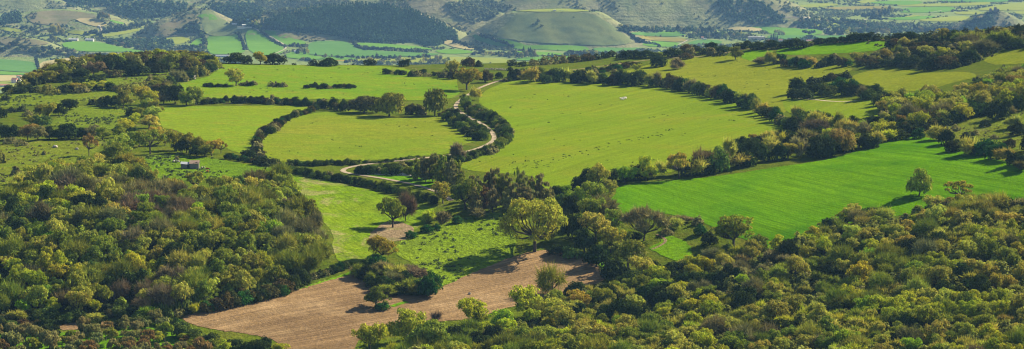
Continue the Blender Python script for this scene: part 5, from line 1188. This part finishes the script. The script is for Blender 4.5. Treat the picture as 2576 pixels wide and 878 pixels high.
# --- shed
P = place(478, 425); s = 45.5 / ppm(P[1]) / 7.4
sh = empty('shed', tuple(P - np.array([0, 0, .25])), R(4)); sh.scale = (s, s, s)
tag(sh, 'ruinous pale stone shed with tiled roof and grey metal lean-to', 'shed')
part('wall', [(-.2, 3.6, 0, .3, 0, 2.4), (-.2, 3.6, 2.9, 3.2, 0, 3.1), (3.3, 3.6, .3, 2.9, 0, 2.4), (-.2, .1, .3, 2.9, 0, 2.4)], M_WHITE, sh)
part('lean_to_wall', [(-3.7, -1.25, .25, .5, 0, 1.9), (-3.7, -3.45, .5, 2.8, 0, 2.2), (-3.45, -.2, 2.6, 2.8, 0, 2.6)], M_WHITE, sh)
part('doorway', [(-1.2, -.25, 1.2, 1.3, 0, 2.0)], M_DARK, sh)
V = []; Fc = []
for k in range(8):      # slabs of tile, a few slipped away
    y0 = -.25 + k * .48; y1 = y0 + .47
    for j in range(5):
        if (k, j) in ((1, 2), (1, 3), (2, 3), (1, 4)): continue
        x0 = -.4 + j * .84 + (k % 2) * .03; x1 = x0 + .83; z0 = 2.42 + k * .115 + .015 * j; b = len(V)
        V += [(x0, y0, z0), (x1, y0, z0), (x1, y1, z0 + .13), (x0, y1, z0 + .13), (x0, y0, z0 - .08), (x1, y0, z0 - .08), (x1, y1, z0 + .05), (x0, y1, z0 + .05)]
        Fc += [(b, b+1, b+2, b+3), (b+4, b+7, b+6, b+5), (b, b+4, b+5, b+1), (b+1, b+5, b+6, b+2), (b+2, b+6, b+7, b+3), (b+3, b+7, b+4, b)]
rf = mesh_obj('roof', V, Fc, M_TILE, sh)
part('rafter', [(1.4, 3.55, .55, .65, 2.38, 2.47)], M_WOOD, rf); part('rafter', [(1.4, 3.55, 1.0, 1.1, 2.46, 2.55)], M_WOOD, rf); part('loose_slab', [(1.4, 1.75, .1, .5, 2.55, 2.66)], M_WHITE, rf)
V = [(-3.9, .1, 2.35), (-.45, .1, 2.05), (-.45, 3.0, 2.75), (-3.9, 3.0, 2.95)]; V = V + [(x, y, z - .06) for x, y, z in V]
mesh_obj('lean_to_roof', V, [(0,1,2,3),(4,7,6,5),(0,4,5,1),(1,5,6,2),(2,6,7,3),(3,7,4,0)], M_GREYM, sh)
for x in (-3.58, -1.3): part('post', [(x - .07, x + .07, .3, .44, 1.9, 2.2)], M_WOOD, sh)
# --- loose stones
def rock(name, P, sz, label, group, seed, mat=STONE, sub=1):
    import bmesh
    r = np.random.RandomState(seed); bm = bmesh.new(); bmesh.ops.create_icosphere(bm, subdivisions=2, radius=.5)
    ax = r.normal(size=(5, 3))
    for vv in bm.verts:
        n = np.array(vv.co); k = 1 + .16 * math.sin(float(n @ ax[0]) * 4) + .12 * math.sin(float(n @ ax[1]) * 7); vv.co = Vector(n * k * np.array([1.2, .9, .75]))
        if vv.co.z < -.2: vv.co.z = -.2
    me = bpy.data.meshes.new(name); bm.to_mesh(me); bm.free(); me.materials.append(mat)
    o = bpy.data.objects.new(name, me); COL.objects.link(o); o.location = (P[0], P[1], P[2] + .2 * sz + .15); o.scale = (sz, sz, sz); o.rotation_euler = (0, 0, r.uniform(0, 6))
    return tag(o, label, 'rock', group)
for i, (u, v, sz, lab) in enumerate([(437,408,1.3,'pale boulder left end of the rubble above the shed lean-to'),(443,406,1.1,'middle stone of the rubble above the shed lean-to'),(449,408,1.2,'last stone of the rubble nearest the shed lean-to'),(508,423,.9,'stone heap at the right wall foot of the shed'),(514,422,.8,'small stone lying apart at the right of the shed'),
    (904,435,1.6,'white block standing on the grass inside the hairpin'),(139,372,2.0,'pale boulder high on the weedy slope'),(193,377,1.6,'pale boulder on the weedy slope beside the rusty tree'),(158,282,1.8,'whitish rock beside the dark paddock bush'),(303,425,1.8,'pale boulder at the foot of the forked brown oak'),
    (1137,283,1.6,'tan boulder at the gate above the dry pasture'),(531,178,2.6,'big pale boulder among the row by the bright pasture'),(515,186,1.6,'small boulder in the row by the bright pasture'),(490,200,1.6,'lowest boulder in the row by the bright pasture'),
    (2238,341,1.5,'flat pale rock at the topmost corner of the wheat'),(549,150,1.5,'pale boulder on the skyline rubble'),(481,145,1.4,'grey boulder on the skyline above the thicket'),(1181,741,1.0,'pale stone at the scrub bank tip')]):
    rock('boulder', place(u, v), sz, lab, None, i)
# --- dry stone walls
def stone_wall(line, label, h, seed):
    import bmesh
    r = np.random.RandomState(seed); P = hit(*densify(smooth_open(line, 1), 1.0, False).T); bm = bmesh.new(); last = None
    for q in P:
        if last is not None and np.hypot(*(q - last)[:2]) < .75: continue
        last = q
        for k in range(2):
            c = Vector((q[0] + r.normal(0, .25), q[1] + r.normal(0, .25), q[2] + h * (.3 + .5 * k))); sx, sy, sz = r.uniform(.45, .95), r.uniform(.4, .8), h * .62 * r.uniform(.7, 1.1)
            bmesh.ops.create_icosphere(bm, subdivisions=1, radius=.62, matrix=Matrix.Translation(c) @ Matrix.Rotation(r.uniform(0, 6), 4, 'Z') @ Matrix.Diagonal((sx, sy, sz, 1)))
    me = bpy.data.meshes.new('stone_wall'); bm.to_mesh(me); bm.free(); me.materials.append(STONE); o = bpy.data.objects.new('stone_wall', me); COL.objects.link(o); return tag(o, label, 'wall')
stone_wall([(1220,176),(1260,177),(1300,179),(1325,178)], 'tumbledown dry stone wall at the top of the lane', 1.3, 3)
stone_wall([(486,197),(505,188),(530,182),(550,174)], 'broken dry stone wall running down beside the bright pasture', 1.2, 5)
# --- long trough by the hairpin
P0, P1 = place(927, 437), place(1020, 441); d = P1 - P0; ln = float(np.hypot(d[0], d[1]))
tr = empty('trough', tuple(P0 + np.array([0, 0, .1])), math.atan2(d[1], d[0])); tr.rotation_euler[1] = -math.atan2(d[2], ln)
tag(tr, 'long low concrete trough along the hedge inside the hairpin', 'trough')
part('front_wall', [(1.2, ln, 0, .3, 0, .75)], M_CONC, tr); part('back_wall', [(1.2, ln, 1.5, 1.8, 0, 1.0)], M_CONC, tr); part('end_wall', [(.8, 1.2, 0, 1.8, 0, 1.1)], M_WHITE, tr); part('end_wall', [(ln, ln + .3, 0, 1.8, 0, .9)], M_WHITE, tr)
part('basin', [(1.2, ln, .3, 1.5, 0, .35)], M_DARK, tr); part('apron', [(-.5, ln + 3.5, -1.3, -.02, -.3, .16)], M_CONC, tr)
# --- red car
P = place(702, 417); car = empty('car', tuple(P + np.array([0, 0, .18])), R(205)); s = 17.0 / ppm(P[1]) / 3.7; car.scale = (s, s, s)
tag(car, 'small red car parked in the gap of the hedge', 'car')
prof = [(-1.85,.35),(-1.9,.75),(-1.6,.92),(-.95,.98),(1.75,1.0),(1.85,.7),(1.82,.35)]
part('body', [], M_RED, car, [(prof, -.78, .78)])
cab = part('cabin', [], M_GLASS, car, [([(-1.0,.98),(-.35,1.42),(1.2,1.45),(1.65,1.0)], -.68, .68)])
part('roof', [(-.38, 1.25, -.66, .66, 1.42, 1.50)], M_RED, car)
for x in (-.72, .5, 1.5):
    for y in (-.69, .66): part('pillar', [(x - .04, x + .04, y, y + .03, .98, 1.44)], M_RED, cab)
for y in (-.55, .4): part('headlight', [(-1.93, -1.85, y, y + .2, .62, .78)], M_LAMP, car)
for x in (-1.2, 1.15):
    for y in (-.80, .62):
        V = []; Fc = []; tube(V, Fc, [(x, y, .32), (x, y + .18, .32)], [.32, .32], 14); Fc.append(tuple(range(13, -1, -1))); Fc.append(tuple(range(14, 28)))
        wh = mesh_obj('wheel', V, Fc, M_RUB, car); V = []; Fc = []; yo = y - .012 if y < 0 else y + .192; tube(V, Fc, [(x, yo - .005, .32), (x, yo + .005, .32)], [.19, .19], 12); Fc += [tuple(range(11, -1, -1)), tuple(range(12, 24))]; mesh_obj('rim', V, Fc, M_GREYM, wh)
# --- tub and red barrow near the shed
P = place(522, 434); b = empty('tub', tuple(P + np.array([0, 0, .25]))); tag(b, 'orange plastic tub left on the grass below the shed', 'tub')
V = []; Fc = []; tube(V, Fc, [(0, 0, 0), (0, 0, .55)], [.45, .62], 14); Fc.append(tuple(range(13, -1, -1))); mesh_obj('shell', V, Fc, plain('orange_plastic', (.75, .16, .03), .5, .08), b)
V = []; Fc = []; tube(V, Fc, [(0, 0, .5), (0, 0, .6)], [.68, .68], 14); mesh_obj('rim', V, Fc, plain('orange_rim', (.7, .2, .05), .5, .08), b)
P = place(522, 429); b = empty('wheelbarrow', tuple(P + np.array([0, 0, .25])), R(30)); tag(b, 'red wheelbarrow standing beside the orange tub', 'wheelbarrow'); b.scale = (1.3, 1.3, 1.3)
V = [(-.5,-.3,.35),(.4,-.22,.3),(.4,.22,.3),(-.5,.3,.35),(-.65,-.4,.75),(.65,-.35,.65),(.65,.35,.65),(-.65,.4,.75)]; mesh_obj('tray', V, [(3,2,1,0),(0,1,5,4),(1,2,6,5),(2,3,7,6),(3,0,4,7)], M_RED, b)
for y in (-.25, .25): part('handle', [(-1.2, .75, y - .03, y + .03, .28, .34)], M_WOOD, b); part('leg', [(-.5, -.44, y - .03, y + .03, 0, .3)], M_WOOD, b)
V = []; Fc = []; tube(V, Fc, [(.8, -.05, .2), (.8, .05, .2)], [.2, .2], 12); Fc += [tuple(range(11, -1, -1)), tuple(range(12, 24))]; mesh_obj('wheel', V, Fc, M_RUB, b)
# --- flock
def sheep_mesh():
    """one continuous body: barrel, chest, neck and head, with legs and tail grown from it"""
    me = bpy.data.meshes.new('sheep')
    pts = [(0,0,.62,.27),(.28,0,.64,.25),(.48,0,.70,.17),(.62,0,.86,.10),(.74,0,.86,.085),(.88,0,.76,.055),(-.28,0,.64,.26),(-.48,0,.64,.18),(-.60,0,.52,.05),(-.64,0,.34,.035),
           (.34,.13,.42,.07),(.33,.13,.22,.042),(.34,.13,.03,.04),(.34,-.13,.42,.07),(.38,-.13,.22,.042),(.40,-.13,.03,.04),
           (-.36,.13,.42,.09),(-.30,.13,.34,.06),(-.42,.13,.2,.042),(-.40,.13,.03,.04),(-.36,-.13,.42,.09),(-.28,-.13,.34,.06),(-.38,-.13,.2,.042),(-.36,-.13,.03,.04),(.70,.14,.88,.03),(.70,-.14,.88,.03)]
    ed = [(0,1),(1,2),(2,3),(3,4),(4,5),(0,6),(6,7),(7,8),(8,9),(1,10),(10,11),(11,12),(1,13),(13,14),(14,15),(6,16),(16,17),(17,18),(18,19),(6,20),(20,21),(21,22),(22,23),(4,24),(4,25)]
    me.from_pydata([p[:3] for p in pts], ed, []); me.update()
    o = bpy.data.objects.new('sheep', me); COL.objects.link(o); o.modifiers.new('skin', 'SKIN'); sub = o.modifiers.new('sub', 'SUBSURF'); sub.levels = sub.render_levels = 1
    for i, p in enumerate(pts): me.skin_vertices[0].data[i].radius = (p[3], p[3]); me.skin_vertices[0].data[i].use_root = (i == 0)
    dg = bpy.context.evaluated_depsgraph_get(); m2 = bpy.data.meshes.new_from_object(o.evaluated_get(dg)); bpy.data.objects.remove(o)
    m2.name = 'sheep'; m2.materials.clear(); m2.materials.append(M_WOOL); m2.materials.append(M_FACE)
    for f in m2.polygons:
        f.use_smooth = True; c = f.center; f.material_index = 1 if (c.x > .66 or c.z < .30) else 0
    return m2
SM = sheep_mesh()
for i, (u, v, rz, lab) in enumerate([(1562.0,251.5,200,'pale sheep at the left edge of the huddled flock'),(1566.0,254.0,170,'pale sheep standing lowest in the huddled flock'),(1567.5,250.5,20,'pale sheep near the middle of the huddled flock, head to the far side'),
    (1570.5,252.0,100,'pale sheep in the middle of the flock, seen from its tail'),(1572.0,249.5,340,'pale sheep topmost in the huddled flock'),(1574.5,251.0,60,'pale sheep at the right edge of the huddled flock')]):
    P = place(u, v); o = bpy.data.objects.new('sheep', SM); COL.objects.link(o); o.location = tuple(P + np.array([0, 0, .27])); o.rotation_euler = (0, 0, R(rz)); k = 1.22 + .06 * (i % 3); o.scale = (k, k, k); tag(o, lab, 'sheep', 'flock huddled in the big pasture')
# --- buildings across the valley
def house(u, v, wpx, hpx, dpx, wallm, roofm, label, name='house', rz=0.0, flat=False, cat='house', storeys=1, far=True, win=True):
    P = place(u, v, far); s = ppm(P[1]); w = wpx / s; h = hpx / s; d = dpx / s
    b = empty(name, (P[0], P[1] + d * .5, P[2] - .6), R(rz)); tag(b, label, cat)
    hw = h * (.92 if flat else .68) + .6
    wl = part('wall', [(-w/2, w/2, -d/2, d/2, 0, hw)], wallm, b)
    if flat: part('roof', [(-w/2 - .4, w/2 + .4, -d/2 - .4, d/2 + .4, hw + .003, hw + h * .08 + .3)], roofm, b)
    else:
        V = [(-w/2-.5,-d/2-.5,hw-.1),(w/2+.5,-d/2-.5,hw-.1),(w/2+.5,d/2+.5,hw-.1),(-w/2-.5,d/2+.5,hw-.1),(-w/2-.5,0,h+.6),(w/2+.5,0,h+.6)]
        mesh_obj('roof', V, [(0,1,5,4),(2,3,4,5),(1,2,5),(3,0,4),(3,2,1,0)], roofm, b)
    if win:
        n = max(2, int(w / 5))
        for k in range(storeys):
            for i in range(n):
                x = -w/2 + w * (i + .5) / n; z = 1.4 + k * (hw - .8) / storeys
                part('window', [(x - .6, x + .6, -d/2 - .06, -d/2 - .003, z, z + 1.3)], M_GLASS, b)
        part('door', [(-w/2 + w/n - .6, -w/2 + w/n + .6, -d/2 - .07, -d/2 - .004, .6, 2.7)], M_WOOD, b)
    return b
house(36,210,13,14,12,M_WALLP,M_ROOFR,'tall pink-walled farmhouse with terracotta roofs at the far left','farmhouse',-12,False,'house',2)
house(47,204,9,13,10,M_WALLW,M_ROOFR,'pale tower-like house joined on the right of the pink farmhouse','tower_house',-12,True,'house',2)
house(8,220,28,8,12,M_WALLP,M_ROOFR,'long low house with red roof at the far left edge','house',-10)
house(184,103,23,6,9,M_CONC,M_ROOFG,'long grey barn, left of two by the valley field','barn',-4,False,'barn')
house(225,105,20,8,9,M_CONC,M_ROOFG,'block-like grey barn, right of two by the valley field','barn',-8,False,'barn')
house(247,137,100,3.2,4,M_ROOFW,M_ROOFW,'long row of white plastic tunnels behind the ridge-end trees','greenhouse',-3,True,'greenhouse',1,True,False)
house(598,62,30,4,9,M_CONC,M_ROOFW,'white-roofed farm shed beside the cone hill','farm_shed',10,False,'shed')
house(620,66,22,5,7,M_CONC,M_ROOFW,'cream-roofed farm shed behind the grey wall across the valley','farm_shed',4,False,'shed')
house(627,54,14,7,8,M_WALLW,M_BLUE,'blue-roofed shed above the white farm roofs','farm_shed',-8,False,'shed')
house(615,72,36,5,2,M_CONC,M_CONC,'long grey retaining wall under the white farm roofs','retaining_wall',2,True,'wall',1,True,False)
house(549,144,52,6,6,M_ROOFG,M_ROOFG,'long grey barn with ribbed roof just over the ridge','long_barn',-1,False,'barn')
house(745,134,11,7,7,M_WALLW,M_ROOFG,'grey valley farmhouse beside a clump of trees','farmhouse',5,False,'house')
house(697,142,9,5,6,M_WALLW,M_ROOFW,'little whitish house beside the valley track','house',0,False,'house')
house(466,124,4,5,4,M_WALLP,M_ROOFR,'tiny pinkish house hidden in dark trees','house',0,False,'house')
house(249,69,4,4,4,M_WALLW,M_ROOFW,'tiny white hut at the orchard corner','hut',0,False,'hut')
house(1767,99,5,7,5,M_WALLW,M_ROOFR,'small upright white house by the tall tree belt','house',8,False,'house')
house(1774,99,6,3,4,M_WALLW,M_ROOFW,'low white outbuilding beside the upright white house','outbuilding',0,False,'shed')
house(1903,101,40,8,8,M_WALLP,M_ROOFW,'long white-roofed warehouse just over the ridge shrubs','warehouse',-2,True,'warehouse')
house(1936,107,11,7,6,M_WALLW,M_ROOFR,'red-roofed house beside the cypresses','house',5,False,'house')
house(1964,106,9,7,6,M_WALLW,M_ROOFR,'second red-roofed house, right of the cypresses','house',-6,False,'house')
house(2038,107,18,7,6,M_WALLW,M_ROOFR,'low red-roofed house among the hamlet trees','house',3,False,'house')
house(2077,76,7,5,5,M_WALLW,M_ROOFW,'white house at the end of the straight windbreak','house',0,False,'house')
house(1395,28,7,2.5,3,M_WALLW,M_ROOFW,'tiny white hut on the hillside behind the mesa','hut',0,True,'hut',1,True,False)
P = place(2500, 30, True); rn = empty('castle_ruin', (P[0], P[1] + 4, P[2] - 3)); tag(rn, 'ruined stone castle on its pointed hill at the far right', 'castle')
s = ppm(P[1]); q = lambda a: a / s
part('keep', [(q(-10), q(-4), -3, 4, 0, q(9))], M_RUIN, rn, [([(q(-10), q(9)), (q(-9), q(12)), (q(-6.5), q(12.4)), (q(-5.5), q(10)), (q(-4), q(9))], -3, 4)])
part('tower', [(q(1), q(8), -4, 5, 0, q(9))], M_RUIN, rn, [([(q(1.5), q(9)), (q(2.5), q(15)), (q(6.5), q(15.5)), (q(7.5), q(9))], -4, 5)])
part('broken_wall', [(q(8.02), q(14), -3, 4, 0, q(7))], M_RUIN, rn, [([(q(9.5), q(7)), (q(10), q(11)), (q(13.5), q(10.5)), (q(14), q(7))], -3, 4)])

# ------------------------------------------------------------------ every plant gets words that find it
LM = [('the stone shed',478,412),('the red car',702,412),('the huddled sheep',1568,250),('the great spreading oak',1345,580),('the hairpin bend',862,430),('the purplish round bush by the lane',1149,390),('the lone ploughed-field oak',946,750),
      ('the lone wheat oak',2312,462),('the flat-topped ochre oak',2412,485),('the half-bare spreading oak',1620,570),('the round sown-field oak',988,545),('the yellow-ochre bank oak',958,630),('the dead tree',1097,795),('the ragged old tree',1386,705),
      ('the ochre-topped lane oak',1174,200),('the smooth dark ridge dome',1655,155),('the small square of bright wheat',1905,140),('the rust-coloured belt oak',2124,355),('the lone ochre pasture oak',594,195),('the tall two-tiered rusty oak',224,362),('the white trough block',904,433)]
ONES = 'zero one two three four five six seven eight nine ten eleven twelve thirteen fourteen fifteen sixteen seventeen eighteen nineteen'.split()
TENS = 'zero ten twenty thirty forty fifty sixty seventy eighty ninety'.split()
def num(n):
    n = max(0, min(100, int(round(n))))
    if n == 100: return 'hundred'
    if n < 20: return ONES[n]
    return TENS[n // 10] + ('' if n % 10 == 0 else '-' + ONES[n % 10])
def tenth(x):            # to a tenth of a percent, in words
    n = max(0, int(round(x * 10))); return num(n // 10) + (' point ' + ONES[n % 10] if n % 10 else '')
used = set()
for p in PLANTS:
    if p[8]: p[0]['label'] = p[8]; used.add(p[8])
def bearing(du, dv):
    a = math.degrees(math.atan2(-dv * 1.6, du)) % 360
    return ['right of', 'above and right of', 'above', 'above and left of', 'left of', 'below and left of', 'below', 'below and right of'][int(((a + 22.5) % 360) // 45)]
wc = lambda t: len(t.split())
for o, u, v, noun, cw, size, ctx, group, fixed in PLANTS:
    if fixed: continue
    cands = []
    best = min(LM, key=lambda q: math.hypot(u - q[1], (v - q[2]) * 1.6)); dd = math.hypot(u - best[1], (v - best[2]) * 1.6)
    if dd < 75:
        near = 'close' if dd < 32 else 'a little way'
        cands.append(f'{size} {cw} {noun} {near} {bearing(u - best[1], v - best[2])} {best[0]}')
    pos = f'{num(u / 25.76)} percent across, {num(v / 8.78)} down the photo'
    for t in (f'{size} {cw} {noun} {ctx}, {pos}', f'{cw} {noun} {ctx}, {pos}', f'{noun} {ctx}, {pos}', f'{size} {cw} {noun}, {pos}', f'{cw} {noun}, {tenth(u / 25.76)} percent across, {tenth(v / 8.78)} down the photo'):
        cands.append(' '.join(t.replace(' ,', ',').split()))
    for t in cands:
        if t not in used and wc(t) <= 16: break
    else: t = f'{cw} {noun}, {tenth(u / 25.76)} across, {tenth(v / 8.78)} down'
    used.add(t); o['label'] = t
